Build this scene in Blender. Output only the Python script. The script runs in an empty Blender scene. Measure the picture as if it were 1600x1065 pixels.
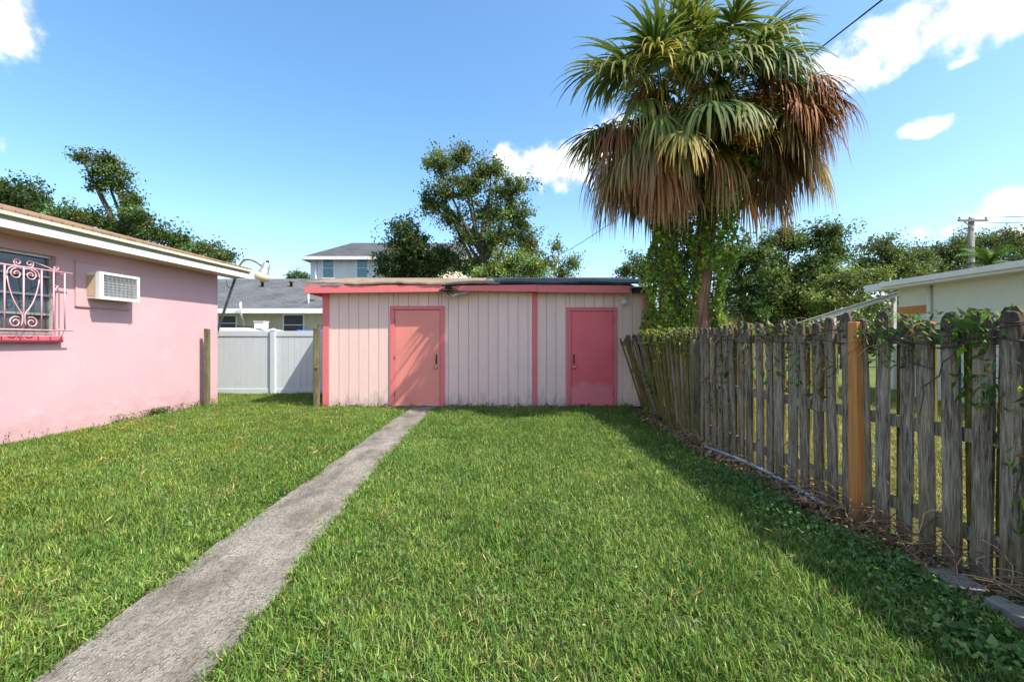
import bpy, bmesh, math, random
import numpy as np
from mathutils import Vector, Matrix, Quaternion
R = math.radians
random.seed(7); RNG = np.random.default_rng(11)
SC = bpy.context.scene
COL = SC.collection

# ------------------------------------------------------------------ camera
CAMZ, F = 1.38, 711.1          # eye height (m), focal length in photo pixels (1600 wide)
cam = bpy.data.cameras.new('camera'); camo = bpy.data.objects.new('camera', cam); COL.objects.link(camo)
camo.location = (0, 0, CAMZ); camo.rotation_euler = (R(90), 0, 0)
cam.lens = 16.0; cam.sensor_width = 36.0; cam.clip_end = 3000; cam.clip_start = 0.05
SC.camera = camo
# ------------------------------------------------------------------ light
SUND = Vector((-1.0, 0.53, -1.54)).normalized()
sun = bpy.data.lights.new('sun', 'SUN'); suno = bpy.data.objects.new('sun', sun); COL.objects.link(suno)
suno.rotation_euler = SUND.to_track_quat('-Z', 'Y').to_euler(); suno.location = (6, -3, 12)
sun.energy = 2.9; sun.angle = R(0.53); sun.color = (1.0, 0.94, 0.83)
SKY_STRENGTH = 0.15
SC.view_settings.view_transform = 'Standard'; SC.view_settings.look = 'None'
SC.view_settings.gamma = 1.0; SC.view_settings.use_curve_mapping = False
SC.view_settings.exposure = 1.42
SC.render.resolution_x, SC.render.resolution_y = 1024, 681

def azel(px, py):
    v = Vector(((px-800)/F, 1, (532.5-py)/F)).normalized()
    return math.atan2(v.x, v.y), math.asin(v.z)

def make_world():
    w = bpy.data.worlds.new('World'); SC.world = w; w.use_nodes = True
    nt = w.node_tree; N, L = nt.nodes, nt.links
    N.clear()
    out = N.new('ShaderNodeOutputWorld'); bg = N.new('ShaderNodeBackground')
    sky = N.new('ShaderNodeTexSky'); sky.sky_type = 'NISHITA'; sky.sun_disc = False
    sky.sun_elevation = math.asin(-SUND.z); sky.sun_rotation = math.atan2(-SUND.x, -SUND.y)
    sky.air_density = 1.0; sky.dust_density = 1.3; sky.ozone_density = 1.6; sky.altitude = 0
    bg.inputs['Strength'].default_value = SKY_STRENGTH
    L.new(bg.outputs[0], out.inputs[0])
    tc = N.new('ShaderNodeTexCoord'); sep = N.new('ShaderNodeSeparateXYZ'); L.new(tc.outputs['Generated'], sep.inputs[0])
    def math_(op, a, b=None, c=None):
        n = N.new('ShaderNodeMath'); n.operation = op
        for i, v in enumerate((a, b, c)):
            if v is None: continue
            if isinstance(v, (int, float)): n.inputs[i].default_value = v
            else: L.new(v, n.inputs[i])
        return n.outputs[0]
    az = math_('ARCTAN2', sep.outputs[0], sep.outputs[1]); el = math_('ARCSINE', sep.outputs[2])
    def noise(scale, detail, rough, vec):
        n = N.new('ShaderNodeTexNoise'); n.inputs['Scale'].default_value = scale
        n.inputs['Detail'].default_value = detail; n.inputs['Roughness'].default_value = rough
        L.new(vec, n.inputs['Vector']); return n.outputs['Fac']
    n1 = noise(7.0, 6.0, 0.52, tc.outputs['Generated'])
    n2 = noise(26.0, 4.0, 0.55, tc.outputs['Generated'])
    nz = math_('ADD', math_('MULTIPLY', math_('SUBTRACT', n1, 0.5), 2.8), math_('MULTIPLY', math_('SUBTRACT', n2, 0.5), 1.7))
    blobs = [  # px, py, half width, half height, strength, tilt
        (15, 38, 62, 58, 1.0, 0), (5, 228, 18, 20, .55, 0),
        (905, 242, 95, 50, 1.2, .35), (850, 270, 95, 36, 1.05, .0), 
        (1450, 48, 185, 62, 1.25, .12), (1540, 25, 150, 62, 1.25, 0.1), (1360, 92, 70, 30, .95, .25),
        (1508, 96, 40, 9, .6, 0), (1440, 199, 36, 13, 1.0, 0),
        (1600, 325, 85, 38, 1.0, .1), (1432, 366, 46, 15, .8, 0), (1590, 365, 90, 22, .8, 0),
        (-160, 150, 120, 60, 1, 0), (-500, 40, 200, 90, 1, 0), (1900, 120, 190, 70, 1, 0), (2300, 300, 260, 80, 1, 0)]
    best = None
    for (px, py, hw, hh, st, tilt) in blobs:
        a0, e0 = azel(px, py); a1, _ = azel(px+hw, py); a2, _ = azel(px-hw, py); _, e1 = azel(px, py-hh); _, e2 = azel(px, py+hh)
        rw, rh = abs(a1-a2)/2, abs(e1-e2)/2
        da = math_('SUBTRACT', az, a0); de = math_('SUBTRACT', math_('SUBTRACT', el, e0), math_('MULTIPLY', da, tilt))
        u = math_('DIVIDE', da, rw); v = math_('DIVIDE', de, rh)
        d = math_('SQRT', math_('ADD', math_('MULTIPLY', u, u), math_('MULTIPLY', v, v)))
        m = math_('MULTIPLY', math_('SUBTRACT', 1.15, d), st)
        best = m if best is None else math_('MAXIMUM', best, m)
    # unseen clouds beside and behind the camera, cover thickened to add fill light
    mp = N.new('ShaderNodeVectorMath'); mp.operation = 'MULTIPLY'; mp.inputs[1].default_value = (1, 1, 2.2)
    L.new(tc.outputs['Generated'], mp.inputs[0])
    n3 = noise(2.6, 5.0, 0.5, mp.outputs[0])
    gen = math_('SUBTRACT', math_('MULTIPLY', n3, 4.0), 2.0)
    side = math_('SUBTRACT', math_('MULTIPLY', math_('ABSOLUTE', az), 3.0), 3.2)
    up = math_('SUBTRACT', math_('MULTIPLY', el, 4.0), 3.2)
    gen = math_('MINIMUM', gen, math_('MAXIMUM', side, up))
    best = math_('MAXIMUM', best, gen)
    tot = math_('ADD', best, nz)
    mr = N.new('ShaderNodeMapRange'); mr.interpolation_type = 'SMOOTHSTEP'
    L.new(tot, mr.inputs['Value']); mr.inputs['From Min'].default_value = 0.05; mr.inputs['From Max'].default_value = 1.0
    mr.inputs['To Max'].default_value = 0.97
    # a little saturation to the blue
    hs = N.new('ShaderNodeHueSaturation'); hs.inputs['Hue'].default_value = 0.495; hs.inputs['Saturation'].default_value = 1.2; hs.inputs['Value'].default_value = 0.79
    L.new(sky.outputs[0], hs.inputs['Color'])
    mix = N.new('ShaderNodeMix'); mix.data_type = 'RGBA'
    L.new(mr.outputs[0], mix.inputs['Factor']); L.new(hs.outputs[0], mix.inputs[6])
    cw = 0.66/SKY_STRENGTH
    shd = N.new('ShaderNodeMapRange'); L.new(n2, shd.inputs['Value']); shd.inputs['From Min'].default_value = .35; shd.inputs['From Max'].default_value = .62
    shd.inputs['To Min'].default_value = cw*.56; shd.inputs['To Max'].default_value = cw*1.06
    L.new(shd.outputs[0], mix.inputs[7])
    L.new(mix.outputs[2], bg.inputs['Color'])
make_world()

# ------------------------------------------------------------------ helpers
def P(px, py, Y):
    return Vector(((px-800)/F*Y, Y, CAMZ+(532.5-py)/F*Y))
def G(px, py):                      # pixel of a point on the ground
    Y = CAMZ*F/(py-532.5); return Vector(((px-800)/F*Y, Y, 0))

def tag(o, label=None, cat=None, group=None, kind=None):
    if label: o['label'] = label
    if cat: o['category'] = cat
    if group: o['group'] = group
    if kind: o['kind'] = kind
    return o
def empty(name, loc, label, cat, group=None):
    o = bpy.data.objects.new(name, None); COL.objects.link(o); o.location = loc; o.empty_display_size = .2
    return tag(o, label, cat, group)

def root_loc(o):
    v = Vector((0, 0, 0))
    while o is not None: v += Vector(o.location); o = o.parent
    return v

class MB:
    """collects simple shapes in world coordinates; build() links them as one mesh object"""
    def __init__(s): s.v, s.f, s.sm = [], [], []
    def add(s, vs, fs, smooth=False):
        b = len(s.v); s.v += [tuple(v) for v in vs]; s.f += [tuple(i+b for i in f) for f in fs]; s.sm += [smooth]*len(fs); return s
    def box(s, x0, x1, y0, y1, z0, z1):
        return s.add([(x0,y0,z0),(x1,y0,z0),(x1,y1,z0),(x0,y1,z0),(x0,y0,z1),(x1,y0,z1),(x1,y1,z1),(x0,y1,z1)],
                     [(0,3,2,1),(4,5,6,7),(0,1,5,4),(1,2,6,5),(2,3,7,6),(3,0,4,7)])
    def hexa(s, p):                 # 8 corners, order as box
        return s.add(p, [(0,3,2,1),(4,5,6,7),(0,1,5,4),(1,2,6,5),(2,3,7,6),(3,0,4,7)])
    def beam(s, a, b, w, h, up=(0,0,1)):
        a, b = Vector(a), Vector(b); d = (b-a).normalized(); u = Vector(up)
        r = d.cross(u).normalized(); u = r.cross(d).normalized(); c = []
        for q in (a, b):
            for (i, j) in ((-1,-1),(1,-1),(1,1),(-1,1)): c.append(q + r*(w/2*i) + u*(h/2*j))
        return s.add(c, [(0,1,2,3),(7,6,5,4),(0,4,5,1),(1,5,6,2),(2,6,7,3),(3,7,4,0)])
    def tube(s, pts, rad, n=8, cap=True):
        pts = [Vector(p) for p in pts]
        if not hasattr(rad, '__len__'): rad = [rad]*len(pts)
        vs, fs = [], []; prev = None
        for i, p in enumerate(pts):
            d = (pts[min(i+1, len(pts)-1)]-pts[max(i-1, 0)])
            d = d.normalized() if d.length > 1e-9 else Vector((0,0,1))
            if prev is None:
                r = d.cross(Vector((0,0,1)) if abs(d.z) < .9 else Vector((1,0,0))).normalized()
            else:
                r = (prev - d*prev.dot(d)); r = r.normalized() if r.length > 1e-6 else d.orthogonal().normalized()
            prev = r; u = d.cross(r)
            for k in range(n):
                a = 2*math.pi*k/n; vs.append(p + (r*math.cos(a)+u*math.sin(a))*rad[i])
        for i in range(len(pts)-1):
            for k in range(n):
                fs.append((i*n+k, i*n+(k+1)%n, (i+1)*n+(k+1)%n, (i+1)*n+k))
        s.add(vs, fs, True)
        if cap:
            b = len(vs); base = len(s.v)-b
            s.f.append(tuple(base+k for k in reversed(range(n)))); s.sm.append(False)
            s.f.append(tuple(base+b-n+k for k in range(n))); s.sm.append(False)
        return s
    def lathe(s, c, prof, n=16, axis=(0,0,1)):   # prof: (radius, height) pairs
        ax = Vector(axis).normalized(); r0 = ax.orthogonal().normalized(); u0 = ax.cross(r0); vs, fs = [], []
        for (r, h) in prof:
            for k in range(n):
                a = 2*math.pi*k/n; vs.append(Vector(c)+ax*h+(r0*math.cos(a)+u0*math.sin(a))*r)
        for i in range(len(prof)-1):
            for k in range(n): fs.append((i*n+k, i*n+(k+1)%n, (i+1)*n+(k+1)%n, (i+1)*n+k))
        fs.append(tuple(reversed(range(n)))); fs.append(tuple((len(prof)-1)*n+k for k in range(n)))
        return s.add(vs, fs, True)
    def build(s, name, mat, parent=None, bevel=0, label=None, origin=None):
        off = root_loc(parent) if parent else Vector(origin or (0,0,0))
        me = bpy.data.meshes.new(name)
        me.from_pydata([tuple(Vector(v)-off) for v in s.v], [], s.f)
        me.polygons.foreach_set('use_smooth', s.sm)
        if bevel:
            bm = bmesh.new(); bm.from_mesh(me)
            bmesh.ops.recalc_face_normals(bm, faces=bm.faces)
            bmesh.ops.bevel(bm, geom=list(bm.edges), offset=bevel, segments=1, affect='EDGES', profile=.5)
            bm.to_mesh(me); bm.free()
        me.materials.append(mat); me.update()
        o = bpy.data.objects.new(name, me); COL.objects.link(o)
        if parent: o.parent = parent
        else: o.location = off
        if label: o['label'] = label
        return o

def np_mesh(name, verts, faces_flat, nper, mat, colors=None, parent=None, smooth=False, link=True):
    """fast mesh from numpy: all faces have nper corners; colors per vertex (n,3)"""
    verts = np.asarray(verts, dtype=np.float32)
    if parent is not None: verts = verts - np.array(root_loc(parent), dtype=np.float32)
    me = bpy.data.meshes.new(name); nv = len(verts); ff = np.asarray(faces_flat, dtype=np.int32).ravel(); nf = len(ff)//nper
    me.vertices.add(nv); me.vertices.foreach_set('co', verts.ravel())
    me.loops.add(len(ff)); me.loops.foreach_set('vertex_index', ff)
    me.polygons.add(nf); me.polygons.foreach_set('loop_start', np.arange(nf, dtype=np.int32)*nper)
    me.update(calc_edges=True)
    if smooth: me.polygons.foreach_set('use_smooth', np.ones(nf, dtype=bool))
    if colors is not None:
        ca = me.color_attributes.new('Col', 'FLOAT_COLOR', 'POINT')
        c = np.ones((nv, 4), dtype=np.float32); c[:, :3] = colors; ca.data.foreach_set('color', c.ravel())
    me.materials.append(mat); me.validate()
    o = bpy.data.objects.new(name, me)
    if link: COL.objects.link(o)
    if parent is not None: o.parent = parent
    return o

# ------------------------------------------------------------------ materials
class NT:
    def __init__(s, name):
        s.m = bpy.data.materials.new(name); s.m.use_nodes = True; s.nt = s.m.node_tree
        s.N, s.L = s.nt.nodes, s.nt.links; s.b = s.N['Principled BSDF']; s.out = s.N['Material Output']
        s.tc = s.N.new('ShaderNodeTexCoord'); s.geo = s.N.new('ShaderNodeNewGeometry')
    def set(s, sock, v):
        if isinstance(v, (int, float)): sock.default_value = v
        elif isinstance(v, tuple): sock.default_value = v if len(v) == 4 or sock.type == 'VECTOR' else (*v, 1)
        else: s.L.new(v, sock)
    def vec(s, sx=1, sy=1, sz=1, world=False):
        n = s.N.new('ShaderNodeVectorMath'); n.operation = 'MULTIPLY'; n.inputs[1].default_value = (sx, sy, sz)
        s.L.new(s.geo.outputs['Position'] if world else s.tc.outputs['Object'], n.inputs[0]); return n.outputs[0]
    def jitter(s, v, amount=30):    # shifts texture space per object
        oi = s.N.new('ShaderNodeObjectInfo'); n = s.N.new('ShaderNodeVectorMath'); n.operation = 'MULTIPLY_ADD'
        cb = s.N.new('ShaderNodeCombineXYZ')
        for i in range(3): s.L.new(oi.outputs['Random'], cb.inputs[i])
        s.L.new(cb.outputs[0], n.inputs[0]); n.inputs[1].default_value = (amount,)*3; s.L.new(v, n.inputs[2]); return n.outputs[0]
    def rand(s): return s.N.new('ShaderNodeObjectInfo').outputs['Random']
    def noise(s, v, scale, detail=4, rough=.55, dist=0):
        n = s.N.new('ShaderNodeTexNoise'); s.L.new(v, n.inputs['Vector']); n.inputs['Scale'].default_value = scale
        n.inputs['Detail'].default_value = detail; n.inputs['Roughness'].default_value = rough; n.inputs['Distortion'].default_value = dist
        return n.outputs['Fac']
    def voro(s, v, scale, feature='F1', out='Distance'):
        n = s.N.new('ShaderNodeTexVoronoi'); n.feature = feature; s.L.new(v, n.inputs['Vector']); n.inputs['Scale'].default_value = scale
        return n.outputs[out]
    def ramp(s, fac, stops):
        n = s.N.new('ShaderNodeValToRGB'); s.L.new(fac, n.inputs[0]); e = n.color_ramp.elements
        while len(e) > 1: e.remove(e[-1])
        e[0].position = stops[0][0]; e[0].color = (*stops[0][1], 1)
        for p, c in stops[1:]:
            k = e.new(p); k.color = (*c, 1)
        return n.outputs['Color']
    def map(s, v, a, b, c=0, d=1, smooth=False):
        n = s.N.new('ShaderNodeMapRange'); s.set(n.inputs[0], v)
        if smooth: n.interpolation_type = 'SMOOTHSTEP'
        for i, q in enumerate((a, b, c, d)): n.inputs[i+1].default_value = q
        return n.outputs[0]
    def mix(s, f, a, b, mode='MIX'):
        n = s.N.new('ShaderNodeMix'); n.data_type = 'RGBA'; n.blend_type = mode
        s.set(n.inputs['Factor'], f); s.set(n.inputs[6], a); s.set(n.inputs[7], b); return n.outputs[2]
    def math(s, op, a, b=0.0):
        n = s.N.new('ShaderNodeMath'); n.operation = op; s.set(n.inputs[0], a); s.set(n.inputs[1], b); return n.outputs[0]
    def z(s, world=True):
        n = s.N.new('ShaderNodeSeparateXYZ'); s.L.new(s.geo.outputs['Position'] if world else s.tc.outputs['Object'], n.inputs[0]); return n.outputs[2]
    def bump(s, h, strength=.3, dist=.01):
        n = s.N.new('ShaderNodeBump'); s.set(n.inputs['Height'], h); n.inputs['Strength'].default_value = strength
        n.inputs['Distance'].default_value = dist; s.L.new(n.outputs[0], s.b.inputs['Normal'])
    def fin(s, col, rough=.7, spec=.4, metal=0):
        s.set(s.b.inputs['Base Color'], col); s.set(s.b.inputs['Roughness'], rough)
        s.b.inputs['Specular IOR Level'].default_value = spec; s.b.inputs['Metallic'].default_value = metal; return s.m

def sc(c, k): return tuple(min(1, x*k) for x in c)
def plain(name, c, rough=.6, var=.12, scale=5, bump=.1, bscale=60, spec=.4, metal=0, dirt=0, dcol=(.12,.1,.08)):
    t = NT(name); v = t.jitter(t.vec())
    n = t.noise(v, scale, 5); col = t.ramp(n, [(.25, sc(c, 1-var)), (.75, sc(c, 1+var))])
    if dirt:
        d = t.noise(v, scale*1.7, 6, .65); col = t.mix(t.math('MULTIPLY', t.map(d, .52, .75, 0, 1), dirt), col, dcol)
    if bump: t.bump(t.noise(v, bscale, 3), bump, .004)
    return t.fin(col, rough, spec, metal)

def stucco_pink():
    t = NT('pink_stucco'); v = t.vec(); z = t.z()
    c = t.ramp(t.noise(v, 1.3, 5), [(.3, (.545,.345,.37)), (.7, (.585,.385,.41))])
    # faded patches and scuffs
    c = t.mix(t.map(t.noise(v, 4.5, 6, .65), .56, .72, 0, .5), c, (.60,.43,.445))
    # splash dirt near the soil, with ragged outline
    c = t.mix(t.map(t.noise(t.vec(6,6,.35), 2.2, 6, .65), .55, .75, 0, .30), c, (.56,.34,.36))
    c = t.mix(t.map(t.noise(v, 18, 5, .7), .60, .70, 0, .22), c, (.52,.31,.33))
    edge = t.math('ADD', z, t.math('MULTIPLY', t.math('SUBTRACT', t.noise(t.vec(1,1,2.2), 3.2, 7, .65), .5), 1.3))
    c = t.mix(t.map(edge, .40, .0, 0, .6), c, (.42,.265,.25))
    crack = t.map(t.noise(t.vec(1,1,4), 5, 8, .7), .495, .505, 1, 0); crack2 = t.map(t.noise(t.vec(1,1,4), 5, 8, .7), .505, .515, 0, 1)
    line = t.math('SUBTRACT', 1.0, t.math('MAXIMUM', crack, crack2))
    c = t.mix(t.math('MULTIPLY', line, t.map(z, .75, .2, 0, .5)), c, (.36,.2,.2))
    spots = t.map(t.voro(v, 3.2), .025, .04, .75, 0)
    c = t.mix(t.math('MULTIPLY', spots, t.map(t.noise(v, 2, 2), .5, .6)), c, (.42,.25,.25))
    h = t.math('ADD', t.noise(v, 110, 4, .6), t.math('MULTIPLY', t.noise(v, 9, 5), .9))
    t.bump(h, .38, .008); return t.fin(c, .9, .15)
def board_paint(name, ca, cb, dirtc, grey):
    t = NT(name); v = t.jitter(t.vec()); z = t.z()
    c = t.mix(t.rand(), ca, cb)
    c = t.mix(t.map(t.noise(t.jitter(t.vec(4,4,.5)), 6, 5, .6), .3, .75, 0, .35), c, sc(ca, .86))
    grain = t.noise(t.jitter(t.vec(40,40,1.5)), 3, 4, .6)
    c = t.mix(t.map(grain, .58, .72, 0, .22), c, dirtc)
    edge = t.math('ADD', z, t.math('MULTIPLY', t.math('SUBTRACT', t.noise(t.vec(3,3,1), 2.3, 7, .7), .5), 1.1))
    c = t.mix(t.map(edge, .30, -.04, 0, grey), c, dirtc)
    chips = t.map(t.noise(v, 16, 6, .7), .66, .70, 0, 1)
    c = t.mix(t.math('MULTIPLY', chips, t.map(z, 1.0, .0, .1, .9)), c, (.20,.17,.15))
    t.bump(grain, .25, .003); return t.fin(c, .75, .3)
def door_paint(name, ca, worn, wear_z, rust):
    t = NT(name); v = t.vec(); z = t.z()
    c = t.ramp(t.noise(v, 2.2, 5), [(.3, sc(ca, .92)), (.7, sc(ca, 1.07))])
    edge = t.math('ADD', z, t.math('MULTIPLY', t.math('SUBTRACT', t.noise(t.vec(2,2,1), 2.0, 4), .5), .35))
    c = t.mix(t.map(edge, wear_z, wear_z-.1, 0, .45), c, worn)
    scr = t.map(t.noise(t.vec(3,3,1), 9, 6, .7), .64, .68, 0, .8)
    c = t.mix(t.math('MULTIPLY', scr, t.map(z, .7, .1, .05, 1)), c, worn)
    r = t.map(t.math('ADD', t.noise(v, 7, 6, .65), t.map(z, .3, .0, -.3, .2)), .62, .70, 0, rust)
    c = t.mix(r, c, (.42,.11,.03))
    t.bump(t.noise(t.vec(1,1,.3), 35, 3), .12, .003); return t.fin(c, .5, .4)
def weathered(name, dark, light, tint, algae=.4, topdark=.5, H=1.55):
    t = NT(name); z = t.z(False)
    g = t.noise(t.jitter(t.vec(1,1,.075)), 80, 7, .68, .5)
    g2 = t.noise(t.jitter(t.vec(1,1,.2)), 9, 5, .6)
    c = t.ramp(t.math('ADD', t.math('MULTIPLY', g, .65), t.math('MULTIPLY', g2, .4)), [(.40, dark), (.51, tuple(a*.62+b*.38 for a, b in zip(dark, light))), (.66, light)])
    c = t.mix(t.map(t.rand(), 0, 1, 0, .45), c, tint, 'MULTIPLY')
    al = t.math('ADD', t.noise(t.jitter(t.vec(1,1,.35)), 5, 5, .6), t.map(z, 1.1, 0, -.15, .12))
    c = t.mix(t.map(al, .5, .68, 0, algae), c, (.14,.13,.035))
    td = t.math('ADD', z, t.math('MULTIPLY', t.math('SUBTRACT', t.noise(t.jitter(t.vec()), 12, 4), .5), .35))
    c = t.mix(t.map(td, H-.28, H, 0, topdark), c, (.055,.04,.04))
    lich = t.map(t.noise(t.jitter(t.vec(1,1,.6)), 28, 5, .7),   .64, .70, 0, .7)
    c = t.mix(lich, c, (.36,.35,.32))
    k = t.map(t.voro(t.jitter(t.vec(1,1,.5)), 3.0), .03, .06, .8, 0); c = t.mix(k, c, (.035,.025,.02))
    t.bump(g, .7, .006); return t.fin(c, .9, .15)
def fresh_wood():
    t = NT('fresh_orange_wood')
    g = t.noise(t.vec(1,1,.06), 34, 5, .6, .6)
    c = t.ramp(g, [(.3, (.42,.16,.045)), (.55, (.58,.25,.075)), (.75, (.64,.31,.11))])
    k = t.map(t.voro(t.vec(1,1,.6), 3.3), .03, .07, .85, 0); c = t.mix(k, c, (.17,.06,.02))
    c = t.mix(t.map(t.noise(t.vec(), 5, 4), .55, .8, 0, .4), c, (.36,.16,.06))
    t.bump(g, .25, .003); return t.fin(c, .75, .25)
def concrete():
    t = NT('shell_concrete'); v = t.vec(world=True)
    base = t.ramp(t.noise(v, 2.2, 6, .6), [(.3, (.19,.168,.138)), (.7, (.34,.31,.26))])
    sh = t.voro(t.vec(1.0,.6,1,world=True), 75, out='Color')
    shd = t.voro(t.vec(1.0,.6,1,world=True), 75)
    bw = t.N.new('ShaderNodeRGBToBW'); t.L.new(sh, bw.inputs[0])
    sel = t.math('MULTIPLY', t.map(bw.outputs[0], .36, .60, 0, 1), t.map(shd, .5, .25, 0, 1))
    patch = t.map(t.noise(v, 1.6, 4, .6), .40, .58, .12, .95)
    c = t.mix(t.math('MULTIPLY', sel, patch), base, (.50,.46,.39))
    pit = t.map(t.noise(v, 45, 5, .7), .50, .60, 0, .8); c = t.mix(pit, c, (.12,.11,.095))
    c = t.mix(t.map(t.noise(t.vec(1.6,.8,1,world=True), 2.2, 9, .74), .46, .62, 0, .75), c, (.10,.088,.07))
    h = t.math('ADD', t.math('MULTIPLY', sel, 1.0), t.noise(v, 80, 4)); t.bump(h, .9, .012)
    return t.fin(c, .92, .15)
def soil():
    t = NT('soil_and_thatch'); v = t.vec(world=True)
    c = t.ramp(t.noise(v, 30, 6, .7), [(.3, (.035,.035,.015)), (.55, (.075,.08,.028)), (.75, (.13,.11,.05))])
    far = t.ramp(t.noise(v, .35, 5), [(.3, (.07,.12,.03)), (.7, (.14,.16,.05))])
    ln = t.N.new('ShaderNodeVectorMath'); ln.operation = 'LENGTH'; t.L.new(t.geo.outputs['Position'], ln.inputs[0])
    c = t.mix(t.map(ln.outputs['Value'], 10, 16), c, far)
    t.bump(t.noise(v, 40, 4), .5, .02); return t.fin(c, .95, .1)
def leafmat(name, trans=.35, rough=.5, spec=.35, tint=(1,1,1), patch=None):
    t = NT(name); a = t.N.new('ShaderNodeAttribute'); a.attribute_name = 'Col'
    c = a.outputs['Color']
    if patch:       # drier and lusher areas of the lawn
        v = t.vec(world=True)
        c = t.mix(t.map(t.noise(v, .55, 4, .6), .40, .62, 0, .9), c, patch, 'MULTIPLY')
        c = t.mix(t.map(t.noise(v, 2.1, 4, .6), .47, .66, 0, .8), c, (.58,.72,.55), 'MULTIPLY')
        c = t.mix(t.map(t.noise(v, 7, 4, .6), .52, .68, 0, .7), c, (1.35,1.22,1.0), 'MULTIPLY')
        c = t.mix(t.map(t.noise(v, 3.3, 5, .65), .62, .72, 0, .5), c, (1.7,1.15,.8), 'MULTIPLY')
        sx = t.N.new('ShaderNodeSeparateXYZ'); t.L.new(t.geo.outputs['Position'], sx.inputs[0])
        dry = t.math('MULTIPLY', t.map(sx.outputs[0], -1.4, -3.6, 0, 1), t.map(t.noise(v, .9, 5, .65), .44, .62, 0, .6))
        c = t.mix(dry, c, (1.5,1.12,.8), 'MULTIPLY')
    c = t.mix(1.0, c, tint, 'MULTIPLY')
    t.set(t.b.inputs['Base Color'], c); t.b.inputs['Roughness'].default_value = rough; t.b.inputs['Specular IOR Level'].default_value = spec
    tr = t.N.new('ShaderNodeBsdfTranslucent'); t.L.new(t.mix(1.0, c, (1.15,1.25,.6), 'MULTIPLY'), tr.inputs['Color'])
    ms = t.N.new('ShaderNodeMixShader'); ms.inputs[0].default_value = trans
    t.L.new(t.b.outputs[0], ms.inputs[1]); t.L.new(tr.outputs[0], ms.inputs[2]); t.L.new(ms.outputs[0], t.out.inputs['Surface'])
    return t.m
def bark(name, a, b, scale=12):
    t = NT(name); v = t.vec(1,1,.35)
    n = t.noise(v, scale, 6, .65, .4); c = t.ramp(n, [(.3, a), (.7, b)]); t.bump(n, .8, .02); return t.fin(c, .95, .1)
def shingles(name, a, b, sx, sz):
    t = NT(name)
    br = t.N.new('ShaderNodeTexBrick'); cb = t.N.new('ShaderNodeSeparateXYZ'); t.L.new(t.geo.outputs['Position'], cb.inputs[0])
    xy = t.N.new('ShaderNodeCombineXYZ'); t.L.new(cb.outputs[0], xy.inputs[0]); t.L.new(cb.outputs[1], xy.inputs[1])
    t.L.new(xy.outputs[0], br.inputs['Vector']); br.inputs['Scale'].default_value = 1; br.inputs['Brick Width'].default_value = sx; br.inputs['Row Height'].default_value = sz
    br.inputs['Mortar Size'].default_value = .012; br.inputs['Color1'].default_value = (*a, 1); br.inputs['Color2'].default_value = (*b, 1); br.inputs['Mortar'].default_value = (*sc(a, .45), 1)
    c = t.mix(t.map(t.noise(t.vec(world=True), .9, 6, .65), .35, .7, 0, .45), br.outputs['Color'], sc(b, 1.35))
    t.bump(t.noise(t.vec(world=True), 90, 3), .4, .01); return t.fin(c, .95, .1)
def glass(name, c):
    t = NT(name); t.b.inputs['Base Color'].default_value = (*c, 1); t.b.inputs['Roughness'].default_value = .06
    t.b.inputs['Specular IOR Level'].default_value = .8; t.bump(t.noise(t.vec(), 2.5, 2), .06, .02); return t.m

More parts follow.
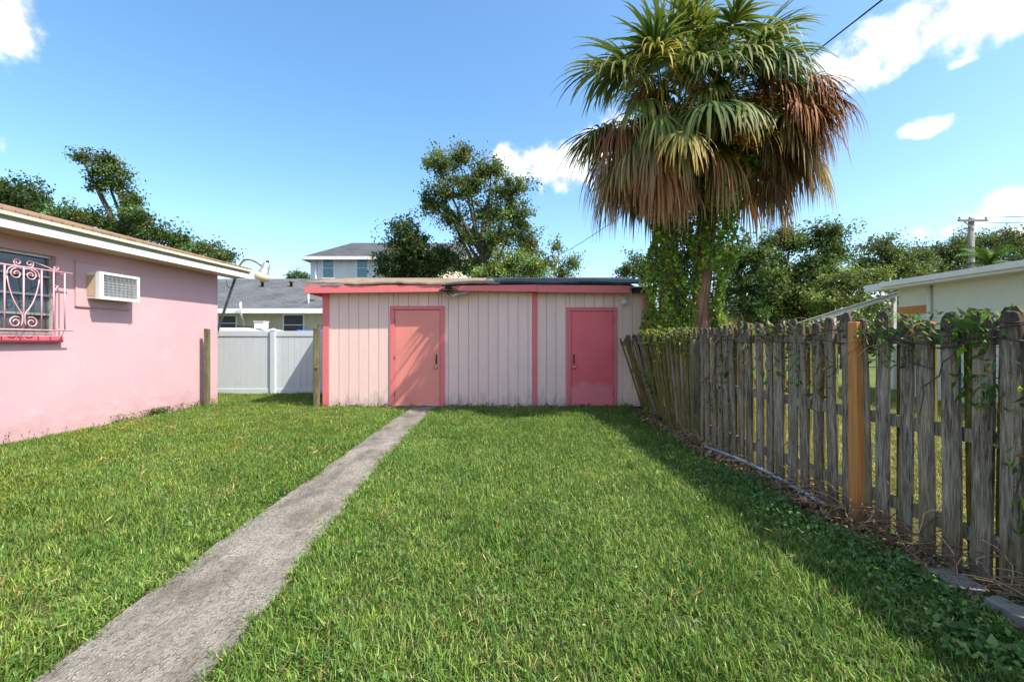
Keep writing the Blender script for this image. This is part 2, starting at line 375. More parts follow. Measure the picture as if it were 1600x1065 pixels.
MT = dict(
 stucco=stucco_pink(),
 board=board_paint('pale_pink_board_paint', (.78,.535,.465), (.83,.585,.515), (.29,.25,.215), .75),
 backing=plain('groove_pink', (.42,.25,.25), .9),
 trim=board_paint('red_pink_trim_paint', (.70,.165,.17), (.73,.185,.19), (.24,.10,.08), .35),
 door1=door_paint('salmon_door_paint', (.70,.23,.185), (.72,.36,.31), .12, .85),
 door2=door_paint('rose_door_paint', (.76,.12,.135), (.77,.29,.28), .55, .0),
 grille=plain('pink_iron_paint', (.74,.40,.43), .45, .1, 8, .05, dirt=.15),
 sill=plain('dark_pink_sill', (.60,.10,.14), .7, .12),
 white=plain('white_paint', (.74,.74,.70), .55, .06, 3, .05, dirt=.12, dcol=(.4,.38,.33)),
 cream=plain('cream_paint', (.68,.62,.46), .6, .08, 3, .05, dirt=.2, dcol=(.3,.27,.2)),
 greyfascia=plain('grey_green_fascia', (.20,.21,.175), .7, .1),
 soffit=plain('tan_soffit', (.62,.46,.30), .8, .08),
 brownroof=shingles('brown_shingles', (.20,.125,.08), (.28,.18,.115), .3, .14),
 greyroof=shingles('grey_shingles', (.085,.088,.095), (.135,.138,.145), .32, .15),
 darkroof=shingles('dark_grey_shingles', (.07,.073,.08), (.10,.103,.112), .32, .15),
 tanroll=plain('dusty_roll_roofing', (.24,.17,.115), .95, .35, 3, .5, 40, dirt=.5),
 tar=plain('black_roofing_felt', (.022,.022,.025), .7, .5, 5, .6, 25, dirt=.3, dcol=(.10,.09,.08)),
 picket=weathered('weathered_grey_picket', (.05,.038,.028), (.54,.46,.355), (.66,.56,.44), .42, .85),
 oldpost=weathered('mossy_old_wood', (.07,.062,.035), (.27,.24,.15), (.85,.9,.7), .65, .2, 1.7),
 mossy=weathered('mossy_backlit_picket', (.06,.05,.016), (.34,.29,.11), (.9,.85,.6), .7, .4), orange=fresh_wood(),  # olive is algae on back pickets, painted-in light coming through on far ones
 concrete=concrete(), soil=soil(),
 vinyl=plain('white_vinyl', (.60,.635,.65), .4, .03, 2, .02, dirt=.14, dcol=(.34,.36,.30)),
 metalw=plain('white_enamel', (.72,.72,.69), .4, .05, 4, .03, dirt=.2, dcol=(.40,.36,.28)),
 darkmetal=plain('dark_metal', (.06,.055,.05), .5, .3, 8, .1, metal=.6),
 alu=plain('dull_aluminium', (.52,.52,.50), .4, .1, 6, .05, metal=.7),
 rustmetal=plain('rusty_steel', (.22,.15,.11), .75, .35, 14, .3, dirt=.4),
 brass=plain('worn_brass', (.55,.40,.16), .35, .15, 8, .05, metal=.9),
 lens=plain('yellowed_lens', (.70,.58,.38), .35, .08),
 glass=glass('dark_glass', (.05,.065,.065)), tealglass=glass('teal_window_glass', (.06,.17,.19)),
 yellowwall=plain('yellow_stucco', (.50,.44,.30), .9, .15, 2, .3, dirt=.3),
 whitewall=plain('off_white_siding', (.66,.66,.64), .8, .06, 2, .1),
 creamwall=plain('pale_mint_stucco', (.66,.70,.62), .85, .06, 1.5, .2, dirt=.12, dcol=(.4,.4,.33)),
 grey=plain('grey_wall', (.34,.35,.35), .8),
 bark=bark('grey_bark', (.045,.035,.028), (.16,.13,.10)),
 palmbark=bark('red_brown_palm_trunk', (.16,.075,.045), (.40,.21,.13), 7),
 polewood=bark('silver_pole_wood', (.17,.15,.13), (.34,.31,.28), 20),
 leaf=leafmat('tree_leaves', .36), ivy=leafmat('vine_leaves', .38), frond=leafmat('palm_blades', .28, .55, .25),
 grass=leafmat('grass_blades', .30, .48, .35, patch=(.72,.80,.62)),
 weed=leafmat('weed_leaves', .32, .45, .4), dry=leafmat('dry_litter', .15, .85, .1),
 wire=plain('black_cable', (.02,.02,.02), .6), pvc=plain('grey_white_pvc', (.55,.56,.60), .4, .08, 6, .03, dirt=.2),
 blue=plain('blue_tarp', (.03,.10,.42), .5, .15, 4, .3, 12), red=plain('red_plastic', (.5,.05,.04), .5),
 vanwhite=plain('white_car_paint', (.78,.79,.80), .25, .03, 2, .0, spec=.6), rubber=plain('black_rubber', (.02,.02,.02), .8),
 stone=plain('flaking_grey_stone', (.24,.215,.175), .95, .4, 9, .8, 30, dirt=.5, dcol=(.06,.05,.04)),
)

# ------------------------------------------------------------------ leaves
def leaf_cloud(name, pos, size, cols, mat, parent=None, up=.35, aspect=.5, droop=None, axis=None, fold=.25):
    """many small folded leaf blades (two triangles each): pos (n,3), size (n,), cols (n,3)"""
    n = len(pos); pos = np.asarray(pos); size = np.asarray(size)[:, None]
    d = RNG.normal(size=(n, 3)) if axis is None else np.asarray(axis)+RNG.normal(size=(n, 3))*.5
    if droop is not None: d[:, 2] -= droop
    d /= np.linalg.norm(d, axis=1)[:, None]
    nr = RNG.normal(size=(n, 3)); nr[:, 2] += up*4
    w = np.cross(d, nr); w /= np.linalg.norm(w, axis=1)[:, None]+1e-9
    nn = np.cross(w, d)
    a = pos-d*size*.5; b = pos+d*size*.5; m = pos-d*size*.05
    l = m+w*size*aspect*.5+nn*size*fold*aspect; r = m-w*size*aspect*.5+nn*size*fold*aspect
    V = np.stack([a, l, b, r], 1).reshape(-1, 3); i = np.arange(n)*4
    Fc = np.stack([i, i+2, i+1, i, i+3, i+2], 1).reshape(-1)
    return np_mesh(name, V, Fc, 3, mat, np.repeat(np.asarray(cols), 4, 0), parent)
def vary(c, n, hue=.12, val=.25):
    c = np.array(c)[None]*np.exp(RNG.normal(size=(n, 1))*val)*np.exp(RNG.normal(size=(n, 3))*hue*np.array([1, .4, .8])); return np.clip(c, .004, .9)

def bez(a, b, c, n=7):
    a, b, c = Vector(a), Vector(b), Vector(c)
    return [a*(1-t)**2+b*2*t*(1-t)+c*t*t for t in [i/(n-1) for i in range(n)]]

def tree(name, label, Y, trunk_px, blobs, clumps=22, leaves=70, leaf=.2, col=(.055,.095,.025), tr=.18, clump_r=.55, group=None, fork=None, spread=1.0):
    """blobs: crown lobes given as photo pixels (x, y, half width, half height) at distance Y; the crown gets real depth"""
    bx = (trunk_px-800)/F*Y
    root = empty(name, (bx, Y, 0), label, 'tree', group)
    k = Y/F; cents, outs, radii, weights = [], [], [], []; mb = MB()
    lob = [(P(px, py, Y)+Vector((0, random.uniform(-.5, .5)*max(rw, rh)*k, 0)), rw*k, rh*k) for px, py, rw, rh in blobs]
    zmin = min(c.z-rh for c, rw, rh in lob); ztop = max(c.z for c, rw, rh in lob)
    fz = fork if fork else max(1.2, zmin*.75)
    ftop = Vector((bx, Y, fz)); zh = fz+(ztop-fz)*.55
    mid = Vector((bx+random.uniform(-.3, .3), Y, zh))
    mb.tube([(bx, Y, -.1), (bx, Y, .3), (bx+random.uniform(-.1, .1), Y, fz*.6), ftop, mid], [tr*1.35, tr*1.1, tr, tr*.85, tr*.45], 8)
    for c, rw, rh in lob:
        st = ftop.lerp(mid, random.uniform(.05, .9))
        if st.z > c.z: st = ftop.copy()
        mb.tube(bez(st, (st+c)/2+Vector((0, 0, -.12*(c-st).length)), c, 7), [tr*.5*(1-.8*i/6) for i in range(7)], 6)
        rd = (rw+rh)*.5*1.1
        n = max(5, int(clumps*math.sqrt(rw*rh)/ (clump_r*2.2)))
        for q in range(n):
            d = Vector((random.gauss(0, 1), random.gauss(0, 1), random.gauss(0, 1))).normalized()
            r = random.random()**.42
            p = c+Vector((d.x*rw, d.y*rd, d.z*rh))*r*.92
            cents.append(p); outs.append(d)
            if r > .45:
                mb.tube(bez(c.lerp(p, .12), c.lerp(p, .6)+Vector((0, 0, -.1)), p, 4), [tr*.16, tr*.12, tr*.08, tr*.03], 4, False)
    mb.build('trunk', MT['bark'], root)
    C = np.array([tuple(c) for c in cents]); O = np.array([tuple(o) for o in outs]); m = len(C)
    rr = clump_r*np.exp(RNG.normal(size=m)*.3)
    leaf *= .72; L = np.maximum(8, (1.75*leaves*np.exp(RNG.normal(size=m)*.35))).astype(int)
    idx = np.repeat(np.arange(m), L); n = len(idx)
    g = np.clip(RNG.normal(size=(n, 3)), -1.7, 1.7)*.45*spread; along = np.clip(RNG.normal(size=(n, 1)), -1.6, 1.6)*.5
    pos = C[idx]+(g*np.array([1, 1, .7])+O[idx]*along)*rr[idx][:, None]
    cc = vary(col, m, .10, .28)[idx]*np.exp(RNG.normal(size=(n, 1))*.22)
    pos[:, 2] = np.maximum(pos[:, 2], .15)
    leaf_cloud('crown', pos, leaf*np.exp(RNG.normal(size=n)*.25), cc, MT['leaf'], root, aspect=.6)
    return root

# ================================================================== the setting
g = MB(); g.add([(-700,-300,0),(700,-300,0),(700,1200,0),(-700,1200,0)], [(0,1,2,3)])
tag(g.build('ground', MT['soil']), kind='structure')

# concrete path: ragged edges measured in the photograph
LE = [(.2,-1.93),(1.0,-1.93),(1.84,-1.93),(3.08,-1.993),(4.49,-1.996),(6.33,-2.04),(8.53,-2.07),(9.28,-2.09)]
RE = [(.2,-1.19),(1.0,-1.20),(1.954,-1.242),(2.6,-1.286),(3.52,-1.36),(4.74,-1.46),(6.58,-1.52),(8.53,-1.55),(9.28,-1.56)]
def lerpt(t, y):
    if y <= t[0][0]: return t[0][1]
    for (a, b), (c, d) in zip(t, t[1:]):
        if y <= c: return b+(d-b)*(y-a)/(c-a)
    return t[-1][1]
def path_slabs():
    pr = bpy.data.objects.new('path', None); COL.objects.link(pr); pr.location = (-1.7, 4.7, 0); tag(pr, kind='structure')
    joints = [.2, 6.3, 9.285]
    for a, b in zip(joints, joints[1:]):
        n = max(4, int((b-a)/.05)); mb = MB(); top, bot = [], []
        tilt = random.uniform(-.004, .004)
        for i in range(n+1):
            y = a+.004+(b-a-.008)*i/n
            jl = .006*math.sin(y*7.1)+random.uniform(-.007, .007); jr = .007*math.sin(y*5.3+1)+random.uniform(-.008, .008)
            xl, xr = lerpt(LE, y)+jl, lerpt(RE, y)+jr
            row = []
            for kx in range(7):
                f = kx/6; z = .026+tilt*(f-.5)+.003*math.sin(9*y+f*7)-(.008 if kx in (0, 6) else 0)
                row.append((xl+(xr-xl)*f, y, z))
            top.append(row)
        vs, fs = [], []
        for row in top: vs += row + [(row[0][0]-.004, row[0][1], -.05), (row[-1][0]+.004, row[-1][1], -.05)]
        for i in range(n):
            o = i*9; q = o+9
            for kx in range(6): fs.append((o+kx, o+kx+1, q+kx+1, q+kx))
            fs.append((o+7, o, q, q+7)); fs.append((o+6, o+8, q+8, q+6))
        fs.append((7, 8, 6, 5, 4, 3, 2, 1, 0)); e = n*9; fs.append((e, e+1, e+2, e+3, e+4, e+5, e+6, e+8, e+7))
        mb.add(vs, fs, False); mb.build('slab', MT['concrete'], pr)
path_slabs()

# ================================================================== pink house (left)
WA = Vector((-6.70, 5.94, 0)); WT = Vector((.0729, .9973, 0)).normalized(); WN = Vector((WT.y, -WT.x, 0))
def W(s, o, z): return WA+WT*s+WN*o+Vector((0, 0, z))
HE = 3.98                                            # end of the wall along s
def wquad(mb, pts, flip=False): mb.add(pts, [tuple(range(len(pts)))[::-1] if flip else tuple(range(len(pts)))])
def wbox(mb, s0, s1, o0, o1, z0, z1):
    return mb.hexa([W(s0,o0,z0),W(s0,o1,z0),W(s1,o1,z0),W(s1,o0,z0),W(s0,o0,z1),W(s0,o1,z1),W(s1,o1,z1),W(s1,o0,z1)])
def pink_house():
    h = empty('pink_house', tuple(W(0, -4, 0)), 'single-storey pink stucco house with barred window and white eaves', 'house')
    ss = [-7.2, -.52, .70, HE]; zz = [-.1, 1.45, 2.61, 2.86]
    mb = MB()
    for i in range(3):
        for j in range(3):
            if i == 1 and j == 1: continue
            wquad(mb, [W(ss[i],0,zz[j]), W(ss[i+1],0,zz[j]), W(ss[i+1],0,zz[j+1]), W(ss[i],0,zz[j+1])])
    a, b, c, d, dp = ss[1], ss[2], zz[1], zz[2], -.13
    wquad(mb, [W(a,0,c), W(a,dp,c), W(a,dp,d), W(a,0,d)]); wquad(mb, [W(b,0,c), W(b,0,d), W(b,dp,d), W(b,dp,c)])
    wquad(mb, [W(a,0,d), W(a,dp,d), W(b,dp,d), W(b,0,d)]); wquad(mb, [W(a,0,c), W(b,0,c), W(b,dp,c), W(a,dp,c)])
    # other walls and gable
    B = -8.6; rid = -4.3; rz = 2.99+.262*4.72-.12
    wquad(mb, [W(HE,0,-.1), W(HE,B,-.1), W(HE,B,2.86), W(HE,rid,rz), W(HE,0,2.86)])
    wquad(mb, [W(ss[0],0,-.1), W(ss[0],0,2.86), W(ss[0],rid,rz), W(ss[0],B,2.86), W(ss[0],B,-.1)])
    wquad(mb, [W(HE,B,-.1), W(ss[0],B,-.1), W(ss[0],B,2.86), W(HE,B,2.86)])
    mb.build('wall', MT['stucco'], h)
    # roof: two slopes with thickness
    s0, s1 = ss[0]-.4, 4.47; mb = MB(); e = 2.99; tk = .035; top = e+.262*4.74
    for (o0, z0, o1, z1) in ((.45, e, -4.3, top), (-9.05, e, -4.3, top)):
        mb.hexa([W(s0,o0,z0),W(s0,o1,z1),W(s1,o1,z1),W(s1,o0,z0),W(s0,o0,z0+tk),W(s0,o1,z1+tk),W(s1,o1,z1+tk),W(s1,o0,z0+tk)])
    mb.build('roof', MT['brownroof'], h)
    wbox(MB(), s0, s1-.01, .40, .425, 2.79, 2.885).build('fascia', MT['white'], h, label='white lower fascia board')
    wbox(MB(), s0, s1-.02, .36, .39, 2.84, 2.955).build('fascia', MT['greyfascia'], h, label='grey recessed strip')
    wbox(MB(), s0, s1, .36, .45, 2.95, 2.994).build('drip_edge', MT['cream'], h)
    wbox(MB(), s0, s1-.015, .0, .40, 2.80, 2.825).build('soffit', MT['soffit'], h)
    mb = MB()
    for (o0, o1) in ((.425, -4.3), (-9.05, -4.3)):
        f = lambda o, e=e: e-.03+.262*(.45-o if o > -4.3 else o+9.05)
        mb.hexa([W(s1-.03,o0,f(o0)-.16),W(s1-.03,o1,f(-4.3)-.16),W(s1-.005,o1,f(-4.3)-.16),W(s1-.005,o0,f(o0)-.16),
                 W(s1-.03,o0,f(o0)),W(s1-.03,o1,f(-4.3)),W(s1-.005,o1,f(-4.3)),W(s1-.005,o0,f(o0))])
    mb.build('rake_board', MT['white'], h)
    # window: frame, awning panes, sill
    mb = MB()
    wbox(mb, a, a+.04, -.11, -.06, c, d); wbox(mb, b-.04, b, -.11, -.06, c, d)
    wbox(mb, a+.04, b-.04, -.11, -.06, c, c+.04); wbox(mb, a+.04, b-.04, -.11, -.06, d-.04, d)
    win = mb.build('window', MT['alu'], h)
    npn = 4; ph = (d-c-.08)/npn
    for i in range(npn):
        z0 = c+.04+i*ph
        m2 = MB(); m2.hexa([W(a+.04,-.075,z0+.01),W(a+.04,-.07,z0+.01),W(b-.04,-.07,z0+.01),W(b-.04,-.075,z0+.01),
                            W(a+.04,-.10,z0+ph-.01),W(a+.04,-.095,z0+ph-.01),W(b-.04,-.095,z0+ph-.01),W(b-.04,-.10,z0+ph-.01)])
        m2.build('pane', MT['glass'], win)
        wbox(MB(), a+.04, b-.04, -.085, -.05, z0-.014, z0+.016).build('glazing_bar', MT['alu'], win)
    wbox(MB(), a, b, -.35, -.30, c, d).build('room_blind', MT['grey'], win)
    mb = MB(); wbox(mb, a-.06, b+.04, -.12, .075, c-.09, c-.004); mb.build('sill', MT['sill'], h, bevel=.006)
    # blanked-off panel that carries the air conditioner
    mb = MB(); wbox(mb, .975, 1.86, -.01, .018, 1.92, 2.59); mb.build('wall_panel', MT['stucco'], h, bevel=.006)
    mb = MB(); wbox(mb, .965, 1.87, .0, .03, 2.588, 2.605); wbox(mb, .965, 1.87, .0, .026, 1.905, 1.922); wbox(mb, .955, .975, .0, .026, 1.905, 2.605)
    mb.build('panel_moulding', MT['stucco'], h)
    # wrought iron window guard
    o = .18; zt, zb = 2.365, 1.53
    gr = MB(); gr.tube([W(-.95,o,zt), W(.77,o,zt)], .011, 6); gb = gr.build('window_guard', MT['grille'], h)
    def sub(nm, pts, r): MB().tube(pts, r, 6).build(nm, MT['grille'], gb)
    sub('rail', [W(-.95,o,zb), W(.77,o,zb)], .011)
    for s_ in (-.73, -.52, -.29, -.075, .14, .357, .512, .66): sub('bar', [W(s_,o,zb), W(s_,o,zt)], .0095)
    for s_ in (-.73, .66):
        for z_ in (zt-.02, zb+.02): sub('bracket', [W(s_,o,z_), W(s_,-.01,z_)], .009)
        sub('bracket', [W(s_,o,zb-.0), W(s_+.02,o*.4,zb-.13), W(s_+.02,0,zb-.13)], .008)
        sub('bracket', [W(s_-.14,o,zt-.27), W(s_-.06,o*.8,zt-.2), W(s_-.05,0,zt-.17)], .008)
    def spiral(cs, cz, r, turns, start, hand):
        pts = []
        for i in range(26):
            t = i/25; a_ = start+hand*turns*2*math.pi*t; q = r*(1-.72*t)
            pts.append(W(cs+math.cos(a_)*q, o, cz+math.sin(a_)*q))
        return pts
    for cs in (.14, -.52):
        for sd in (-1, 1):
            sub('scroll', spiral(cs+sd*.085, zt-.10, .072, 1.35, math.pi/2, -sd), .0075)
            sub('scroll', spiral(cs+sd*.095, zb+.10, .075, 1.35, math.pi/2+sd*.6, -sd), .0075)
            sub('scroll', bez(W(cs+sd*.19,o,zt-.14), W(cs+sd*.15,o,zb+.38), W(cs+sd*.02,o,zb+.22), 9)+bez(W(cs+sd*.02,o,zb+.22), W(cs,o,zb+.12), W(cs+sd*.03,o,zb+.05), 5)[1:], .0075)
            sub('scroll', bez(W(cs+sd*.0,o,zt-.03), W(cs+sd*.2,o,zt+.04), W(cs+sd*.19,o,zt-.14), 9), .0075)
            sub('scroll', spiral(cs+sd*.07, zt+.055, .052, 1.3, -math.pi/2, sd), .0075)
    sub('scroll', spiral(.55, zt+.045, .042, 1.3, -math.pi/2, -1), .0075)
    sub('scroll', bez(W(.21,o,zt+.09), W(.38,o,zt+.07), W(.55,o,zt+.003), 9), .0075)
    return h
pink_house()

def air_conditioner():
    s0, s1, z0, z1, o1 = 1.13, 1.81, 2.04, 2.45, .24
    t = empty('air_conditioner', tuple(W((s0+s1)/2, 0, z0)), 'white window air conditioner with lattice grille in the pink wall', 'air conditioner')
    mb = MB(); wbox(mb, s0, s1, -.05, .17, z0, z1); mb.build('casing', MT['metalw'], t, bevel=.006)
    mb = MB(); wbox(mb, s0-.012, s1+.012, .17, o1, z0-.008, z0+.035); wbox(mb, s0-.012, s1+.012, .17, o1, z1-.03, z1+.008)
    wbox(mb, s0-.012, s0+.055, .17, o1, z0+.035, z1-.03); wbox(mb, s1-.035, s1+.012, .17, o1, z0+.035, z1-.03); mb.build('front_frame', MT['metalw'], t)
    mb = MB(); wbox(mb, s0+.05, s1-.03, .172, .19, z0+.03, z1-.028); mb.build('coil', MT['grey'], t)
    gs, ge = s0+.06, s1-.04
    for i in range(9):
        s = gs+(ge-gs)*i/8; wbox(MB(), s-.003, s+.003, .222, .232, z0+.035, z1-.03).build('grille_slat', MT['alu'], t)
    for i in range(1, 8):
        z = z0+.035+(z1-z0-.065)*i/8; wbox(MB(), gs, ge, .215, .229, z-.003, z+.003).build('grille_slat', MT['alu'], t)
    # louvred side
    mb = MB(); wbox(mb, s0-.004, s0+.002, .0, .155, z0+.05, z1-.05); mb.build('side_opening', MT['darkmetal'], t)
    for i in range(9):
        o = .012+i*.0165; wbox(MB(), s0-.010, s0+.001, o, o+.007, z0+.045, z1-.045).build('side_louvre', MT['soffit'], t)
    mb = MB(); mb.tube([W(s1-.05,.235,z0+.0), W(s1-.05,.26,z0+.004)], .012, 8); mb.build('drain_spout', MT['metalw'], t)
air_conditioner()

# ================================================================== shed
SY = 9.35; KX = F/SY
def sx(px): return (px-800)/KX
def sz(py): return CAMZ+(532.5-py)/KX
def shed():
    h = empty('pink_shed', (-.6, 10.8, 0), 'low pale pink board shed with two red-pink doors', 'shed')
    x0, x1 = sx(506), sx(1011); split = sx(836); back = 12.6
    top = 2.46
    # inner wall body (gap behind the grooves)
    mb = MB(); mb.box(x0+.02, x1-.02, SY+.016, back, .03, top); mb.build('wall', MT['backing'], h)
    doors = [(sx(617), sx(688), sz(484), sx(610), sx(695), sz(478), 'door1'), (sx(892), sx(958), sz(486), sx(885), sx(964), sz(480), 'door2')]
    # front boards
    def boards(a, b, pitch, yoff):
        x = a
        while x < b-.02:
            e = min(x+pitch, b); segs = []
            cut = [(d[0]-.03, d[1]+.03, d[2]+.02) for d in doors if d[0]-.03 < e and d[1]+.03 > x]
            if not cut: segs = [(x, e, None)]
            else:
                c0, c1, cz = cut[0]
                if x < c0-.02: segs.append((x, c0, None))
                if e > c1+.02: segs.append((c1, e, None))
                segs.append((max(x, c0), min(e, c1), cz))
            for (p, q, zb) in segs:
                z0 = random.uniform(.015, .07) if zb is None else zb
                y0 = SY+yoff+random.uniform(-.002, .002); mbb = MB(); p2, q2 = p+.004, q-.004
                if q2-p2 < .01: continue
                if zb is None:   # ragged rotten foot
                    k = 6; xs = [p2+(q2-p2)*i/k for i in range(k+1)]; zs = [max(.0, z0+random.uniform(-.022, .022)) for _ in xs]
                    vs, fs = [], []
                    for i in range(k+1): vs += [(xs[i], y0, zs[i]), (xs[i], y0+.016, zs[i]), (xs[i], y0, top), (xs[i], y0+.016, top)]
                    for i in range(k):
                        o = i*4; n = o+4; fs += [(o, n, n+2, o+2), (o+1, o+3, n+3, n+1), (o, o+1, n+1, n), (o+2, n+2, n+3, o+3)]
                    fs += [(0, 2, 3, 1), (k*4, k*4+1, k*4+3, k*4+2)]; mbb.add(vs, fs)
                else: mbb.box(p2, q2, y0, y0+.016, z0, top)
                mbb.build('board', MT['board'], h)
            x = e
    boards(sx(514), sx(832), .2045, 0); boards(sx(839), sx(1006), .196, .004)
    # side walls of boards
    for xs_, d in ((x0, -1), (x1, 1)):
        y = SY+.01
        while y < back:
            e = min(y+.205, back); MB().box(xs_+(.004 if d < 0 else -.02), xs_+(.02 if d < 0 else -.004), y+.004, e-.004, random.uniform(.02, .07), top).build('board', MT['board'], h); y = e
    # corner and middle trims
    for a, b in ((sx(504.5), sx(514.5)), (sx(832), sx(839.5)), (sx(1005), sx(1012.5))):
        mb = MB(); mb.box(a, b, SY-.022, SY+.012, random.uniform(.03, .06), 2.40); mb.build('trim', MT['trim'], h, bevel=.003)
    MB().box(sx(1012), sx(1012)+.022, SY-.01, SY+.11, .05, 2.40).build('trim', MT['trim'], h)
    # doors
    for (a, b, t, fa, fb, ft, mt) in doors:
        i = 1 if mt == 'door1' else 2
        mb = MB(); mb.box(a+.006, b-.006, SY-.012, SY+.02, .055, t-.008); dm = mb.build('door', MT[mt], h, bevel=.003,
            label='salmon door with scuffed rusty foot' if i == 1 else 'rose-red door with worn paler lower panel')
        m2 = MB(); m2.box(fa, a, SY-.030, SY+.015, .05, t+.0); m2.build('door_frame', MT['trim'], h, bevel=.003)
        m2 = MB(); m2.box(b, fb, SY-.030, SY+.015, .05, t+.0); m2.build('door_frame', MT['trim'], h, bevel=.003)
        m2 = MB(); m2.box(fa, fb, SY-.031, SY+.015, t+.002, ft); m2.build('door_frame', MT['trim'], h, bevel=.003)
        m2 = MB(); m2.box(fa+.02, fb-.02, SY-.05, SY+.03, .0, .05); m2.build('threshold', MT['concrete'], h)
        hx = sx(682) if i == 1 else sx(896.5); y = SY-.012
        zt_, zb_ = sz(554), sz(567.5)
        m2 = MB(); m2.box(hx-.014, hx+.014, y-.006, y+.002, zb_-.015, zt_+.012); m2.build('handle_plate', MT['darkmetal'], dm)
        m2 = MB(); m2.tube([(hx, y-.002, zt_), (hx, y-.04, zt_-.02), (hx, y-.045, (zt_+zb_)/2), (hx, y-.04, zb_+.02), (hx, y-.002, zb_)], .009, 6); m2.build('pull_handle', MT['darkmetal'], dm)
        kz = sz(573.5); m2 = MB(); m2.lathe((hx+.004, y, kz), [(.03, 0), (.03, .006), (.012, .012), (.012, .035), (.028, .045), (.03, .06), (.018, .07)], 12, (0, -1, 0)); m2.build('door_knob', MT['brass'], dm)
        hinge = a if i == 1 else b
        if i == 1: m2 = MB(); m2.lathe((sx(676), y, kz+.01), [(.012, 0), (.012, .01), (.006, .014)], 10, (0, -1, 0)); m2.build('keyhole', MT['brass'], dm)
        for z in (.3, 1.05, 1.8): MB().tube([(hinge, SY-.034, z-.045), (hinge, SY-.034, z+.045)], .007, 6).build('hinge', MT['rustmetal'], dm)
    # roof slabs: dusty tan roll roofing to the left, black felt to the right
    yf, zf, yr, zr = 9.085, 2.515, 11.5, 2.94
    def slab(xa, xb, yfa, yfb, mat, lab, th=.03, seed=0, dz=0):
        rr = random.Random(seed); n = 40; vs, fs = [], []
        for i in range(n+1):
            x = xa+(xb-xa)*i/n; yj = yfa+(yfb-yfa)*i/n+rr.uniform(-.012, .012); sag = rr.uniform(-.006, .006)+.012*math.sin(i*.37+seed)
            for (y, z) in ((yj, zf+sag), (yr, zr), (back+.2, zr-.2)): vs += [(x, y, z+dz), (x, y, z+th+dz+rr.uniform(0, .004))]
        for i in range(n):
            o, q = i*6, i*6+6
            fs += [(o, o+1, q+1, q), (o+1, o+3, q+3, q+1), (o+3, o+5, q+5, q+3), (o+5, o+4, q+4, q+5), (o+4, o+2, q+2, q+4), (o+2, o, q, q+2)]
        fs += [(0, 2, 4, 5, 3, 1), (n*6+1, n*6+3, n*6+5, n*6+4, n*6+2, n*6)]
        return MB().add(vs, fs).build('roof', mat, h, label=lab)
    slab(-4.15, -.25, yf, yf, MT['tanroll'], 'dusty tan roll roofing', seed=1)
    slab(-.6, 2.86, yf+.005, yf-.01, MT['tar'], 'curled black felt roofing', .034, seed=5, dz=.006)
    # fascia boards
    fy = 9.10; kx = F/fy; fx = lambda px: (px-800)/kx; fz = lambda py: CAMZ+(532.5-py)/kx
    def fasc(pa, pb, ya, yb, yc, yd, lab=None):  # px range, top/bottom left, top/bottom right
        mb = MB(); a, b = fx(pa), fx(pb)
        mb.hexa([(a,fy,fz(yb)),(b,fy,fz(yd)),(b,fy+.022,fz(yd)),(a,fy+.022,fz(yb)),(a,fy,fz(ya)),(b,fy,fz(yc)),(b,fy+.022,fz(yc)),(a,fy+.022,fz(ya))])
        return mb.build('fascia', MT['trim'], h, bevel=.002, label=lab)
    fasc(476, 692, 446, 458, 445, 455.5); fasc(693, 839, 446.5, 454, 444.5, 455.5, 'fascia board split at its end'); fasc(839.5, 985, 445, 456, 446, 457.5)
    MB().box(fx(477), fx(479.5), fy+.024, back+.1, fz(458), fz(447)).build('rake_board', MT['trim'], h)
    # soffit and rafters
    MB().box(fx(480), x1, fy+.024, SY+.01, 2.455, 2.475).build('soffit', MT['soffit'], h)
    MB().box(fx(480), x1-.02, SY-.0+.012, back, 2.465, 2.485).build('ceiling', MT['backing'], h)
    for i in range(9):
        x = x0+.1+i*.82
        if x < x1+.1: MB().box(x, x+.04, fy+.03, SY+.02, 2.38, 2.453).build('rafter_tail', MT['trim'], h)
    MB().box(sx(988), sx(1016), fy+.05, SY+.25, 2.36, 2.47).build('rafter_tail', MT['tar'], h, label='blackened bare rafter end')
    # gable infill above front wall to the roof
    mb = MB(); mb.add([(x0,SY+.3,2.46),(x0,back,2.46),(x0,back,2.74),(x0,yr,zr-.01)], [(0,1,2,3)]); mb.add([(x1,SY+.3,2.46),(x1,yr,zr-.01),(x1,back,2.74),(x1,back,2.46)], [(0,1,2,3)]); mb.build('gable', MT['board'], h)
    # broken splintered piece under the fascia
    mb = MB(); rr = random.Random(3)
    mb.beam(P(697, 464, 9.07), P(733, 456, 9.16), .03, .045); mb.build('broken_board', MT['polewood'], h)
    mb = MB()
    for i in range(14):
        a = P(686+rr.uniform(0, 14), 449+rr.uniform(-3, 7), 9.07); b = a+Vector((rr.uniform(.05, .42), rr.uniform(-.05, .1), rr.uniform(-.13, .02)))
        mb.tube([a, (a+b)/2+Vector((0, 0, rr.uniform(-.03, .03))), b], [.012, .01, .002], 4)
    mb.build('splinters', MT['tar'], h)
    return h
shed()
